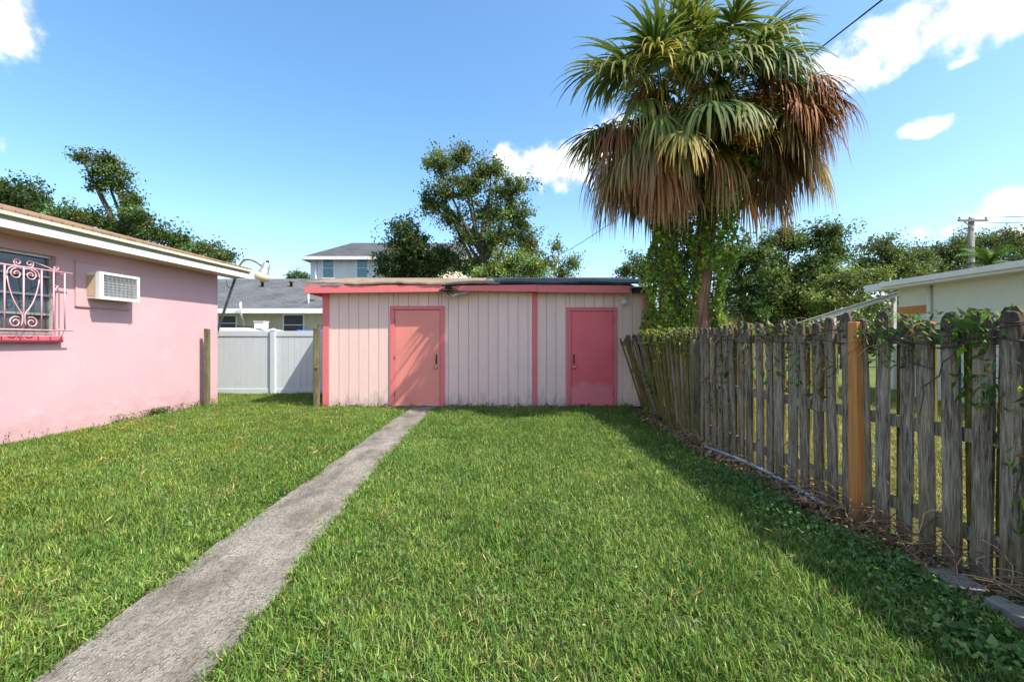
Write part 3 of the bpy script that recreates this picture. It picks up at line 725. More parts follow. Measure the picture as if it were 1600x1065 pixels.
def shed_light():
    c = P(977, 470, 9.27); t = empty('security_light', (c.x, SY, c.z), 'small weathered security light beside the rose-red shed door', 'lamp')
    MB().box(c.x-.05, c.x+.05, SY-.035, SY+.005, c.z-.02, c.z+.09).build('back_box', MT['cream'], t, bevel=.006)
    MB().lathe((c.x-.01, SY-.03, c.z+.03), [(.025, 0), (.03, .03), (.055, .07), (.06, .13), (.05, .135)], 12, (-.2, -.75, -.6)).build('lamp_head', MT['metalw'], t)
    MB().lathe((c.x-.035, SY-.125, c.z-.05), [(.048, 0), (.04, .012), (.02, .02)], 12, (-.2, -.75, -.6)).build('lens', MT['lens'], t)
    MB().lathe((c.x+.03, SY-.03, c.z-.005), [(.02, 0), (.022, .04), (.015, .055)], 10, (.2, -.7, -.6)).build('sensor', MT['lens'], t)
shed_light()

# ================================================================== gate posts, white vinyl fence, yard lamp
def post(name, label, x, y, w, z, mat, lean=0):
    t = MB(); n = 8
    for i in range(n):
        za, zb = -.1+(z+.1)*i/n, -.1+(z+.1)*(i+1)/n
    t.hexa([(x-w/2,y-w/2,-.1),(x+w/2,y-w/2,-.1),(x+w/2,y+w/2,-.1),(x-w/2,y+w/2,-.1),
            (x-w/2+lean,y-w/2,z+.006),(x+w/2+lean,y-w/2,z-.012),(x+w/2+lean,y+w/2,z-.01),(x-w/2+lean,y+w/2,z+.012)])
    return t
o = post('x', '', -6.27, 9.36, .085, 1.63, None).build('gate_post', MT['oldpost'], bevel=.006, origin=(-6.27, 9.36, 0)); tag(o, 'old grey-green gate post at the corner of the pink house', 'post')
gp = empty('gate_post', (-3.97, 9.28, 0), 'old grey-green gate post with hinge beside the pink shed', 'post')
post('x', '', -3.985, 9.28, .10, 1.64, None, .0).build('shaft', MT['oldpost'], gp, bevel=.006)
MB().box(-4.04, -3.93, 9.222, 9.232, .83, .86).build('hinge', MT['rustmetal'], gp); MB().lathe((-3.95, 9.226, .845), [(.022, 0), (.022, .012), (.01, .02)], 8, (0, -1, 0)).build('bolt', MT['rustmetal'], gp)
MB().tube([(-3.98, 9.3, 1.63), (-3.95, 9.29, 1.70), (-3.90, 9.3, 1.72), (-3.88, 9.33, 1.66)], .006, 5).build('wire_end', MT['darkmetal'], gp)

def vinyl_fence():
    Y = 11.75; t = empty('vinyl_fence', (-6, Y, 0), 'white vinyl privacy fence between pink house and shed', 'fence')
    ps = [-8.65, (427.5-800)/F*Y, -3.95]
    for x in ps:
        mb = MB(); mb.box(x-.063, x+.063, Y-.063, Y+.063, -.1, 1.66); p = mb.build('post', MT['vinyl'], t, bevel=.005)
        mb = MB(); mb.hexa([(x-.072,Y-.072,1.66),(x+.072,Y-.072,1.66),(x+.072,Y+.072,1.66),(x-.072,Y+.072,1.66),(x-.02,Y-.02,1.705),(x+.02,Y-.02,1.705),(x+.02,Y+.02,1.705),(x-.02,Y+.02,1.705)]); mb.build('cap', MT['vinyl'], p)
    for a, b in zip(ps, ps[1:]):
        a += .06; b -= .06
        MB().box(a, b, Y-.025, Y+.025, 1.50, 1.635).build('rail', MT['vinyl'], t, bevel=.004)
        MB().box(a, b, Y-.025, Y+.025, .02, .15).build('rail', MT['vinyl'], t, bevel=.004)
        n = round((b-a)/.158); w = (b-a)/n
        for i in range(n): MB().box(a+i*w+.003, a+(i+1)*w-.003, Y-.011, Y+.011, .14, 1.51).build('board', MT['vinyl'], t, bevel=.003)
vinyl_fence()

def yard_lamp():
    Y = 10.45; b = P(303, 632, Y); b.z = 0
    t = empty('yard_lamp', tuple(b), 'leaning pole lamp with curved arm behind the pink house corner', 'lamp')
    top = P(372, 421, Y)
    MB().tube([tuple(b-Vector((0, 0, .1))), tuple(b.lerp(top, .6)), tuple(top)], .028, 8).build('pole', MT['polewood'], t)
    arm = bez(top, P(378, 402, Y), P(392, 406, Y), 7)+bez(P(392, 406, Y), P(400, 408, Y), P(408, 415, Y), 5)[1:]
    MB().tube(arm, .022, 8).build('arm', MT['rustmetal'], t)
    ax = Vector((-.28, -.12, -.95))
    c = P(417, 412, Y)
    MB().lathe(c, [(.05, -.02), (.085, 0), (.09, .1), (.11, .22), (.14, .25)], 16, ax).build('lamp_head', MT['alu'], t)
    e = c+ax.normalized()*.25
    MB().lathe(e, [(.145, 0), (.165, .04), (.155, .13), (.10, .17)], 16, ax).build('lens', MT['lens'], t)
    MB().lathe(c-ax.normalized()*.02, [(.03, 0), (.035, -.03), (.025, -.06)], 8, ax).build('photocell', MT['darkmetal'], t)
    MB().tube([tuple(arm[-1]), tuple(c+ax.normalized()*.06)], .028, 8).build('bracket', MT['alu'], t)
    # hanging wire loop from the arm to the eave
    MB().tube(bez(P(372, 425, Y), P(360, 470, Y), P(353, 437, Y-.2), 8), .006, 5).build('cable', MT['wire'], t)
yard_lamp()

# ================================================================== weathered picket fence (right)
FX = [(.3,2.80),(1.5,2.77),(2.5,2.73),(3.5,2.71),(4.2,2.68),(5.1,2.61),(6.25,2.585),(7.1,2.61),(8.04,2.63),(9.25,2.66)]
def fx_(y): return lerpt(FX, y)
LEAN = [(.3,.0),(6.2,.015),(6.6,.04),(7.3,.10),(8.2,.20),(8.6,.26),(9.25,.33)]
def picket_mesh(i):
    rr = random.Random(100+i); w = .104+rr.uniform(-.009, .009); H = 1.555+rr.uniform(-.025, .02); th = .019
    rows = [(0, 1), (.3*H, 1), (.65*H, 1), (H-.085, 1)]
    style = i % 3
    if style == 0: cap = [(H-.045, .93), (H-.018, .72), (H, .36)]
    elif style == 1: cap = [(H-.035, .98), (H-.012, .70), (H, .5)]
    else: cap = [(H-.05, .96), (H-.02, .8), (H-.004, .45)]
    vs, fs = [], []; R_ = rows+cap
    for k, (z, f) in enumerate(R_):
        jl, jr = rr.uniform(-.003, .003), rr.uniform(-.003, .003); cup = .003
        zz = z+(rr.uniform(-.012, .012) if k == 0 else 0)
        for (xx, yy) in ((-th/2, -w/2*f+jl), (-th/2-cup, 0), (-th/2, w/2*f+jr), (th/2, w/2*f+jr), (th/2-cup, 0), (th/2, -w/2*f+jl)):
            vs.append((xx+.006*math.sin(z*2+i), yy, zz+(rr.uniform(-.006, .006) if k >= len(rows) else 0)))
    n = len(R_)
    for k in range(n-1):
        for q in range(6): fs.append((k*6+q, (k+1)*6+q, (k+1)*6+(q+1) % 6, k*6+(q+1) % 6))
    fs.append(tuple(range(6))); fs.append(tuple((n-1)*6+q for q in reversed(range(6))))
    me = bpy.data.meshes.new('picket'); me.from_pydata(vs, [], fs); me.materials.append(MT['picket']); me.update(); return me
def picket_fence():
    t = empty('picket_fence', (2.7, 4.5, 0), 'weathered grey picket fence, leaning at its shed end', 'fence'); T = Vector(t.location)
    ms = [picket_mesh(i) for i in range(10)]; mb_ = [m.copy() for m in ms[:6]]
    for m in mb_: m.materials[0] = MT['mossy']
    def put(y, off, back):
        x = fx_(y)+off; ln = lerpt(LEAN, y)+random.uniform(-.012, .012)
        o = bpy.data.objects.new('picket', random.choice(mb_ if back or (y > 6.2 and random.random() < .75) else ms)); COL.objects.link(o); o.parent = t  # far front pickets mostly take the olive copy, painting light that shines through
        slope = math.atan2(fx_(y+.1)-fx_(y-.1), .2)
        if back: x += .0
        o.location = Vector((x-0*ln, y, random.uniform(.01, .045)))-T
        o.rotation_euler = (random.uniform(-.014, .014)+(.05 if y > 8.3 else 0)*random.uniform(.4, 1.2), -ln, -slope)
        o.scale = (1, random.uniform(.9, 1.08), random.uniform(.965, 1.0) if y < 6.3 else random.uniform(.955, .99))
    y = .45; ys = []
    while y < 9.22:
        put(y, -.034, False); ys.append(y); y += random.uniform(.160, .174) if y < 6.2 else random.uniform(.150, .166)
    for a, b in zip(ys, ys[1:]): put((a+b)/2, .04, True)
    pts = [.35, 2.05, 3.48, 4.9, 6.25, 7.7, 9.2]
    for a, b in zip(pts, pts[1:]):
        for z in (.24, .82, 1.40):
            la, lb = lerpt(LEAN, a), lerpt(LEAN, b)
            pa = Vector((fx_(a)-math.sin(la)*z, a, z*math.cos(la))); pb = Vector((fx_(b)-math.sin(lb)*z, b, z*math.cos(lb)))
            MB().beam(pa, pb, .042, .085).build('rail', MT['picket'], t, bevel=.004)
    MB().hexa([(2.605,3.435,-.1),(2.695,3.435,-.1),(2.695,3.525,-.1),(2.605,3.525,-.1),(2.598,3.435,1.525),(2.688,3.435,1.52),(2.688,3.525,1.525),(2.598,3.525,1.53)]).build('post', MT['orange'], t, bevel=.005, label='new orange timber post with square top')
    MB().hexa([(2.475,6.20,-.1),(2.565,6.20,-.1),(2.565,6.29,-.1),(2.475,6.29,-.1),(2.462,6.20,1.40),(2.552,6.20,1.39),(2.552,6.29,1.385),(2.462,6.29,1.405)]).build('post', MT['oldpost'], t, bevel=.006, label='mossy old post')
    for y in (.9, 9.0):
        x = fx_(y)+.09; MB().box(x-.045, x+.045, y-.045, y+.045, -.1, 1.4).build('post', MT['oldpost'], t, bevel=.006)
    return t
picket_fence()

# pipe and slabs by the fence
pp = [G(1102, 704), G(1150, 722), G(1200, 746), G(1250, 775), G(1290, 799)]
mb = MB(); mb.tube([(p.x, p.y, .055) for p in pp], .017, 8); tag(mb.build('pipe', MT['pvc'], origin=tuple(pp[2])), 'thin grey-white plastic pipe lying along the picket fence foot', 'pipe')
def rough_slab(name, px, label, cat, mat, h, layers):
    pts = [G(*p) for p in px]; c = sum(pts, Vector())/len(pts); mb = MB(); rr = random.Random(len(px)+h*100)
    for L_ in range(layers):
        z0, z1 = h*L_/layers, h*(L_+1)/layers; ring = []
        n = 22
        for i in range(n):
            f = i/n*len(pts); a, b = pts[int(f) % len(pts)], pts[(int(f)+1) % len(pts)]; p = a.lerp(b, f % 1)
            k = 1-.10*L_+rr.uniform(-.05, .05); ring.append(c+(p-c)*k)
        vs = [(p.x, p.y, z0-.02) for p in ring]+[(p.x, p.y, z1+rr.uniform(-.006, .006)) for p in ring]
        fs = [tuple(range(n, 2*n))]+[(i, (i+1) % n, n+(i+1) % n, n+i) for i in range(n)]
        mb.add(vs, fs)
    tag(mb.build(name, mat, origin=(c.x, c.y, 0)), label, cat)
rough_slab('flat_stone', [(1428, 893), (1470, 890), (1530, 922), (1562, 940), (1530, 944), (1470, 918)], 'flaking grey flat stone in litter at the picket fence foot', 'stone', MT['stone'], .045, 3)
rough_slab('stone_block', [(1532, 952), (1556, 948), (1640, 985), (1650, 1010), (1590, 988)], 'pale split stone block at the lawn edge near the fence', 'stone', MT['stone'], .07, 2)

# ================================================================== palms
def frond(root, apex, az, el, pet, blade, n, spread, grav, cols, wid=.045, pg=.25, seed=0):
    rr = random.Random(seed); d = Vector((math.cos(az)*math.cos(el), math.sin(az)*math.cos(el), math.sin(el)))
    p = Vector(apex); pts = [p.copy()]
    for i in range(6):
        d = (d+Vector((0, 0, -pg*.16*(i+1)/2))).normalized(); p = p+d*(pet/6); pts.append(p.copy())
    V, Fq, C = [], [], []
    # petiole as a three-sided strip
    cp = np.array(cols['stem'])
    S = d.cross(Vector((0, 0, 1))); S = S.normalized() if S.length > .05 else Vector((math.sin(az), -math.cos(az), 0))
    for i, q in enumerate(pts):
        w = .022*(1-.45*i/6)
        for a in (0, 2.09, 4.19):
            u = S.cross(d); V.append(q+S*math.cos(a)*w+u*math.sin(a)*w*.7); C.append(cp)
    for i in range(6):
        for k in range(3): Fq.append((i*3+k, i*3+(k+1) % 3, i*3+3+(k+1) % 3, i*3+3+k))
    hub = p; Nn = S.cross(d).normalized(); seg = 6
    fold = rr.uniform(.15, .5)
    for j in range(n):
        t = -1+2*j/(n-1)+rr.uniform(-.04, .04); a = t*spread
        dr = (d*math.cos(a)+S*math.sin(a)+Nn*(-fold*abs(math.sin(a))+rr.uniform(-.24, .24))).normalized()
        st = hub+d*blade*.22*(1-abs(t))
        L_ = blade*(1-.32*abs(t)**1.5)*rr.uniform(.68, 1.1); q = st.copy(); dd = dr.copy()
        base = np.array(cols['a'])*(1+rr.uniform(-.22, .22)); tip = np.array(cols['b'])*(1+rr.uniform(-.25, .25)); tl = cols.get('t', .5)+rr.uniform(-.12, .2)
        b0 = len(V); gk = grav*rr.uniform(.7, 1.35); curl = rr.uniform(-.12, .12)
        for i in range(seg+1):
            f = i/seg
            ww = wid*(.35+1.1*min(1, f*3) if f < .34 else 1.45*(1-((f-.34)/.66)**1.4))*.5+.0015
            wv = dd.cross(Nn); wv = wv.normalized() if wv.length > .05 else S
            cc = base*(1-max(0, f-tl)/max(.05, 1-tl))+tip*(max(0, f-tl)/max(.05, 1-tl))
            V += [q+wv*ww, q-wv*ww]; C += [cc, cc]
            dd = (dd+Vector((0, 0, -gk*(f+.12)**1.1))+wv*curl*.3).normalized(); q = q+dd*(L_/seg)
        for i in range(seg): Fq.append((b0+2*i, b0+2*i+1, b0+2*i+3, b0+2*i+2))
    return np_mesh('frond', [tuple(v) for v in V], np.array(Fq).ravel(), 4, MT['frond'], np.clip(np.array(C), .004, .9), root, smooth=True)

GREEN = dict(a=(.13,.17,.04), b=(.32,.30,.09), stem=(.16,.20,.06), t=.45)
DARKG = dict(a=(.085,.13,.04), b=(.20,.21,.07), stem=(.12,.16,.05), t=.5)
YELL = dict(a=(.15,.17,.04), b=(.50,.33,.07), stem=(.25,.24,.08), t=.25)
BROWN = dict(a=(.34,.15,.045), b=(.50,.30,.15), stem=(.26,.14,.06), t=.35)
TAN = dict(a=(.36,.25,.17), b=(.56,.47,.38), stem=(.30,.20,.13), t=.3)
def palm(name, label, base, top, fr, seed):
    rr = random.Random(seed); t = empty(name, tuple(base), label, 'palm tree', 'two palms by the shed')
    b, tp = Vector(base), Vector(top); pts, rad = [], []
    for i in range(15):
        f = i/14; p = b.lerp(tp, f)+Vector((.05*math.sin(f*5+seed), .04*math.sin(f*4), 0)); pts.append(p); rad.append(.155+.05*(1-f)**3+.015*math.sin(i*2.3)+rr.uniform(-.01, .01))
    pts[0].z -= .1
    MB().tube(pts, rad, 12).build('trunk', MT['palmbark'], t)
    for k, (az, el, pet, bl, n, sp, gv, c, wid, pg, dz) in enumerate(fr):
        ap = tp+Vector((rr.uniform(-.08, .08), rr.uniform(-.08, .08), dz))
        frond(t, ap, az, el, pet, bl, n, sp, gv, c, wid, pg, seed*1000+k)
    return t
def fronds(rr, young, mid, low, dead, size=1.0):
    # azimuth, elevation, petiole, blade, leaflets, spread, droop, colours, width, petiole droop, attachment height
    L = []
    for i in range(young):
        L.append((rr.uniform(0, 6.283), R(rr.uniform(40, 80)), .85*size*rr.uniform(.8, 1.1), 1.0*size*rr.uniform(.9, 1.1), 48, 1.8, .28, rr.choice([GREEN, DARKG]), .036, .3, rr.uniform(-.1, .25)))
    for i in range(mid):
        L.append((6.283*(i+rr.uniform(-.3, .3))/mid, R(rr.uniform(0, 42)), 1.05*size*rr.uniform(.7, 1.15), 1.0*size*rr.uniform(.8, 1.1), 46, 1.9, .46, rr.choice([GREEN, GREEN, DARKG, GREEN, YELL]), .035, .4, rr.uniform(-.4, .1)))
    for i in range(low):
        L.append((6.283*(i+rr.uniform(-.35, .35))/low, R(rr.uniform(-25, 22)), 1.15*size*rr.uniform(.75, 1.15), 1.0*size*rr.uniform(.8, 1.1), 42, 1.6, .66, rr.choice([DARKG, GREEN, GREEN, YELL, YELL]), .031, .45, rr.uniform(-.85, -.1)))
    for (am, asd, el0, el1, n, petk, z0, z1) in dead:
        for i in range(n): L.append((rr.gauss(am, asd), R(rr.uniform(el0, el1)), rr.uniform(.75, 1.12)*size*petk, 1.05*size*rr.uniform(.8, 1.15), 40, 1.35, 1.1, rr.choice([BROWN, RUST, RUST, RUST, TAN, MIXED]), .023, .5, rr.uniform(z0, z1)+.38))
    return L
RUST = dict(a=(.26,.10,.03), b=(.42,.22,.10), stem=(.2,.09,.04), t=.4)
MIXED = dict(a=(.13,.14,.04), b=(.40,.25,.13), stem=(.22,.16,.06), t=.15)
rr = random.Random(21)
PA = Vector(((1088-800)/F*8.2, 8.2, 0)); PB = Vector(((1044-800)/F*8.35, 8.35, 0))
PAT = P(1122, 140, 8.25); PBT = P(1040, 170, 8.3)
palm('palm_tree', 'taller fan palm with broad brown dead skirt, bare red-brown trunk', PA, PAT, fronds(rr, 12, 19, 15, [(-.15, .45, -8, 24, 36, 1.36, -1.25, -.35), (-.55, .3, -20, 10, 9, 1.15, -1.0, -.3), (-1.75, .15, -50, -20, 3, .8, -1.3, -.6), (.8, .5, -30, 5, 6, 1.15, -.9, -.2), (-.2, .3, -40, -15, 5, 1.1, -1.4, -.8)], 1.05), 3)
palm('palm_tree', 'shorter fan palm on ivy-wrapped trunk, skirt hanging towards the shed roof', PB, PBT, fronds(rr, 10, 17, 16, [(3.6, .6, -35, 5, 22, 1.08, -1.0, -.2), (-2.3, .4, -45, -5, 12, 1.0, -1.2, -.5), (-1.3, .2, -60, -30, 3, .7, -1.0, -.5), (2.4, .5, -35, 0, 8, 1.0, -.9, -.2)], 1.02), 5)

def fruit(apex, drop, out, seed, i):
    rr = random.Random(seed); n = 900; a = Vector(apex); e = a+Vector((out[0], out[1], -drop))
    pts = np.array([tuple(a.lerp(e, .25+.75*rr.random()**.8)+Vector((rr.gauss(0, .11), rr.gauss(0, .11), rr.gauss(0, .08)))) for _ in range(n)])
    t = empty('fruit_stalk', tuple(a), ['rust-brown seed cluster hanging at the left of the palm crown', 'orange seed cluster hanging mid crown of the palms', 'dark rust seed cluster high in the right palm crown', 'yellow-orange seed cluster over the palm trunk'][i], 'seed cluster')
    col = [(.24,.10,.03), (.36,.19,.05), (.22,.09,.035), (.45,.24,.05)][i]
    mb = MB(); mb.tube(bez(a, a.lerp(e, .4)+Vector((out[0]*.3, out[1]*.3, .15)), e, 7), [.016, .015, .013, .011, .009, .006, .003], 5)
    for k in range(26):
        s = a.lerp(e, rr.uniform(.2, .85)); q = s+Vector((rr.gauss(0, .14), rr.gauss(0, .14), rr.uniform(-.22, -.02))); mb.tube([s, (s+q)/2+Vector((0, 0, .03)), q], [.004, .003, .0015], 3, False)
    mb.build('stem', MT['rustmetal'], t)
    leaf_cloud('fruit', pts, np.full(n, .034), vary(col, n, .1, .35), MT['dry'], t, aspect=.8)
fruit(P(1010, 110, 7.9), .85, (-.12, -.2), 1, 0); fruit(P(1085, 110, 7.5), .75, (-.05, -.25), 2, 1); fruit(P(1180, 115, 7.5), .7, (.05, -.25), 3, 2); fruit(P(1160, 150, 7.3), .8, (.0, -.2), 4, 3)

# ivy on the trunks
def vine(name, label, pts, sz_, cols, parent_mb, loc, droop=.5, aspect=.55, up=.1):
    t = empty(name, loc, label, 'vine')
    if parent_mb: parent_mb.build('stem', MT['bark'], t)
    leaf_cloud('foliage', pts, sz_, cols, MT['ivy'], t, up=up, aspect=aspect, droop=droop)
    return t
def trunk_ivy(base, top, n, r0, zlo, zhi, label, seed, avoid=None):
    rr = np.random.default_rng(seed); f = rr.random(n); b, tp = np.array(base), np.array(top)
    z = zlo+(zhi-zlo)*f; g_ = z/ top[2]; ax = b[None]+(tp-b)[None]*g_[:, None]
    a = rr.random(n)*6.283
    lump = .75+.5*np.sin(z*3.1+a*2+seed)*np.sin(z*1.3+a+seed)+.25*np.sin(z*7+a*3)
    r = (r0*np.clip(lump, .3, 1.6))*(1.1-.3*(z-zlo)/(zhi-zlo))*np.sqrt(rr.uniform(.3, 1.25, n))+.13
    if avoid is not None:
        keep = ~((np.cos(a-avoid[0]) > .88) & (z < avoid[1]) & (z > .9))
        r, a, z, ax = r[keep], a[keep], z[keep], ax[keep]; n = len(r)
    pos = np.stack([ax[:, 0]+np.cos(a)*r, ax[:, 1]+np.sin(a)*r, z], 1)
    cc = vary((.17,.27,.045), n, .15, .32); yel = rr.random(n) < .15; cc[yel] *= np.array([2.6, 1.8, 1.1])
    m = MB()
    for k in range(7):
        aa = k*.9+seed; m.tube([(b[0]+math.cos(aa+q*.25)*(.19+.02*q), b[1]+math.sin(aa+q*.25)*(.19+.02*q), -.05+zhi*.9*q/8) for q in range(9)], [.014-.001*q for q in range(9)], 5)
    vine('climbing_vine', label, pos, .075*np.exp(rr.normal(size=n)*.3), cc, m, tuple(base))
trunk_ivy(PA, tuple(PAT), 13000, .38, .1, 4.6, 'vine with bare gap climbing the taller palm trunk', 2, (-1.72, 2.6))
trunk_ivy(PB, tuple(PBT), 12000, .27, .05, 4.8, 'thick vine wrapping the shorter palm trunk beside the shed', 4)
# vine in the crown
n = 1500; c0 = np.array([P(1060, 90, 7.6), P(1140, 85, 7.4), P(1095, 60, 7.6), P(1190, 95, 7.4), P(1120, 290, 7.8), P(1160, 260, 7.9)])
pos = c0[RNG.integers(0, 6, n)]+RNG.normal(size=(n, 3))*np.array([.2, .22, .17])
vine('climbing_vine', 'yellow-green vine tangled high among the palm fronds', pos, .085*np.exp(RNG.normal(size=n)*.3), vary((.15,.21,.04), n, .12, .25), MB().tube([P(1090, 330, 8.1), P(1100, 200, 7.9), P(1095, 80, 7.6)], [.012, .01, .006], 5), tuple(P(1090, 330, 8.1)))

# vines on the picket fence
def fence_vine(label, ranges, seed, colA=(.075,.145,.03), size=.06):
    rr = np.random.default_rng(seed); A, S_ = [], []; m = MB()
    for (y0, y1, z0, z1, n, sg) in ranges:
        y = rr.uniform(y0, y1, n); z = rr.uniform(z0, z1, n); x = np.array([fx_(q)-math.sin(lerpt(LEAN, q))*w for q, w in zip(y, z)])-.045+rr.normal(size=n)*sg-.02
        A.append(np.stack([x, y, z], 1)); S_.append(size*np.exp(rr.normal(size=n)*.35))
        for k in range(max(3, n//45)):
            q = [Vector((fx_(y0)-.05-math.sin(lerpt(LEAN, (y0+y1)/2))*z1+rr.normal()*.02, rr.uniform(y0, y1), z1))]
            for s in range(7): q.append(q[-1]+Vector((rr.normal()*.012, rr.normal()*.06, -abs(rr.normal())*(z1-z0)/7)))
            m.tube(q, [.0045]*len(q), 4, False)
    ya, yb = min(r[0] for r in ranges), max(r[1] for r in ranges)
    for zz in (1.45, 1.38): m.tube([(fx_(q)-.055-math.sin(lerpt(LEAN, q))*zz, q, zz+.02*math.sin(q*9+zz*30)) for q in np.linspace(ya, yb, 24)], .005, 4, False)
    A = np.concatenate(A); S_ = np.concatenate(S_); n = len(A); cc = vary(colA, n, .15, .3); k = rr.random(n); cc[k < .16] *= np.array([2.8, 1.9, .9]); cc[k > .965] = np.array([.5, .20, .03])
    vine('fence_vine', label, A, S_, cc, m, (fx_(ranges[0][0]), ranges[0][0], 0), .7, .36)
fence_vine('leafy vine spilling over pickets beside the orange post', [(2.45, 3.45, 1.38, 1.56, 260, .045), (2.95, 3.4, 1.2, 1.42, 60, .03), (2.48, 2.72, 1.0, 1.4, 110, .03), (2.27, 2.42, .35, 1.3, 120, .04), (2.15, 2.28, .5, 1.45, 70, .04), (1.6, 2.1, .9, 1.5, 120, .05)], 1, size=.05)
fence_vine('feathery vine mounded on the leaning end of the picket fence', [(6.35, 8.0, 1.32, 1.58, 520, .06), (7.1, 8.1, 1.0, 1.35, 170, .05), (6.4, 6.9, 1.15, 1.4, 110, .04)], 2, (.14,.22,.04), .05)
fence_vine('sparse vine threaded through grey pickets between the two posts', [(3.6, 4.4, .9, 1.5, 130, .05), (4.4, 5.6, 1.0, 1.5, 110, .04), (3.7, 5.2, 1.42, 1.56, 60, .04), (5.3, 5.9, .5, 1.2, 70, .04)], 3, (.08,.13,.03), .055)
# dead brown tendrils on the fence top and matted at its foot
def dry_vines():
    m = MB(); rr = random.Random(9)
    for k in range(520):
        y = rr.uniform(1.3, 8.8) if k % 2 else rr.uniform(1.6, 4.2); x = fx_(y)-.10+rr.gauss(0, .06)
        a = Vector((x, y, rr.uniform(.0, .16))); q = [a]; d = Vector((rr.gauss(-.1, .5), rr.gauss(0, 1), rr.gauss(.35, .5))).normalized()
        for s in range(7):
            d = (d+Vector((rr.gauss(0, .4), rr.gauss(0, .4), -.16))).normalized(); nx = q[-1]+d*rr.uniform(.03, .07); nx.z = max(nx.z, .012); q.append(nx)
        m.tube(q, rr.uniform(.0016, .0042), 4, False)
    for k in range(70):
        y = rr.uniform(2.6, 5.8); a = Vector((fx_(y)-.05+rr.gauss(0, .02), y, rr.uniform(1.35, 1.55))); q = [a]; d = Vector((0, rr.gauss(0, 1), rr.gauss(.1, .5))).normalized()
        for s in range(8):
            d = (d+Vector((rr.gauss(0, .2), rr.gauss(0, .5), -.12))).normalized(); q.append(q[-1]+d*rr.uniform(.02, .06))
        m.tube(q, rr.uniform(.0015, .0035), 4, False)
    v = np.array([tuple(p) for p in m.v]); f = np.array(m.f).ravel()
    cc = np.repeat(vary((.30,.20,.12), len(v)//32+1, .12, .4), 32, 0)[:len(v)]
    o = np_mesh('dry_vines', v, f, 4, MT['dry'], cc); tag(o, 'dry brown vine stems matted along the picket fence foot', 'dry vines', kind='stuff')
dry_vines()

# ================================================================== neighbours
def grey_house():
    h = empty('neighbour_house', (-11, 19, 0), 'low yellow neighbour house with grey shingle roof behind the vinyl fence', 'house')
    Y = 16.9; x0, x1 = -17.5, -6.0; ze = 2.44
    mb = MB(); mb.box(x0, x1, Y, 24, -.1, ze); mb.build('wall', MT['yellowwall'], h)
    ya, yb, yc = 16.45, 20.5, 24.6; zr = 4.13; mb = MB()
    for (y0, z0, y1, z1) in ((ya, ze+.1, yb, zr), (yc, ze+.1, yb, zr)):
        mb.hexa([(x0-.4,y0,z0),(x1+.4,y0,z0),(x1+.4,y1,z1),(x0-.4,y1,z1),(x0-.4,y0,z0+.05),(x1+.4,y0,z0+.05),(x1+.4,y1,z1+.05),(x0-.4,y1,z1+.05)])
    rf = mb.build('roof', MT['greyroof'], h)
    MB().box(x0-.4, x1+.4, ya-.025, ya, ze-.06, ze+.12).build('fascia', MT['white'], h)
    MB().box(x0-.38, x1+.38, ya, Y, ze-.05, ze-.02).build('soffit', MT['white'], h)
    for (xa, xb, za, zb) in ((-10.85, -10.25, 1.25, 2.3), (-8.45, -7.75, .9, 2.33), (-13.5, -12.6, 1.1, 2.3)):
        w = MB(); w.box(xa-.05, xb+.05, Y-.03, Y+.02, za-.05, zb+.05); wi = w.build('window', MT['white'], h); MB().box(xa, xb, Y-.04, Y-.02, za, zb).build('pane', MT['glass'], wi)
        for i in range(1, 4): MB().box(xa, xb, Y-.05, Y-.03, za+(zb-za)*i/4-.012, za+(zb-za)*i/4+.012).build('glazing_bar', MT['white'], wi)
    MB().tube([P(376, 472, 16.3), P(376, 490, 16.35), P(381, 502, 16.8), P(381, 615, 16.85)], .035, 8).build('downspout', MT['white'], h)
    c = P(482, 475, 17.0)
    MB().tube([P(482, 483, 16.9), P(482, 455, 16.9)], .03, 8).build('vent_pipe', MT['white'], rf)
    MB().lathe(P(487, 476, 17.2), [(.02, 0), (.12, .02), (.22, .07), (.215, .08)], 16, (.2, -.6, .5)).build('satellite_dish', MT['darkmetal'], rf)
    MB().tube([P(487, 476, 17.2), P(492, 481, 17.1)], .02, 6).build('dish_bracket', MT['darkmetal'], rf)
    for px, py in ((455, 453), (410, 447)):
        q = P(px, py, 19.2); MB().lathe((q.x, 19.2, 3.55), [(.06, 0), (.06, .28), (.09, .29), (.09, .34)], 10).build('roof_vent', MT['darkmetal'], rf)
grey_house()
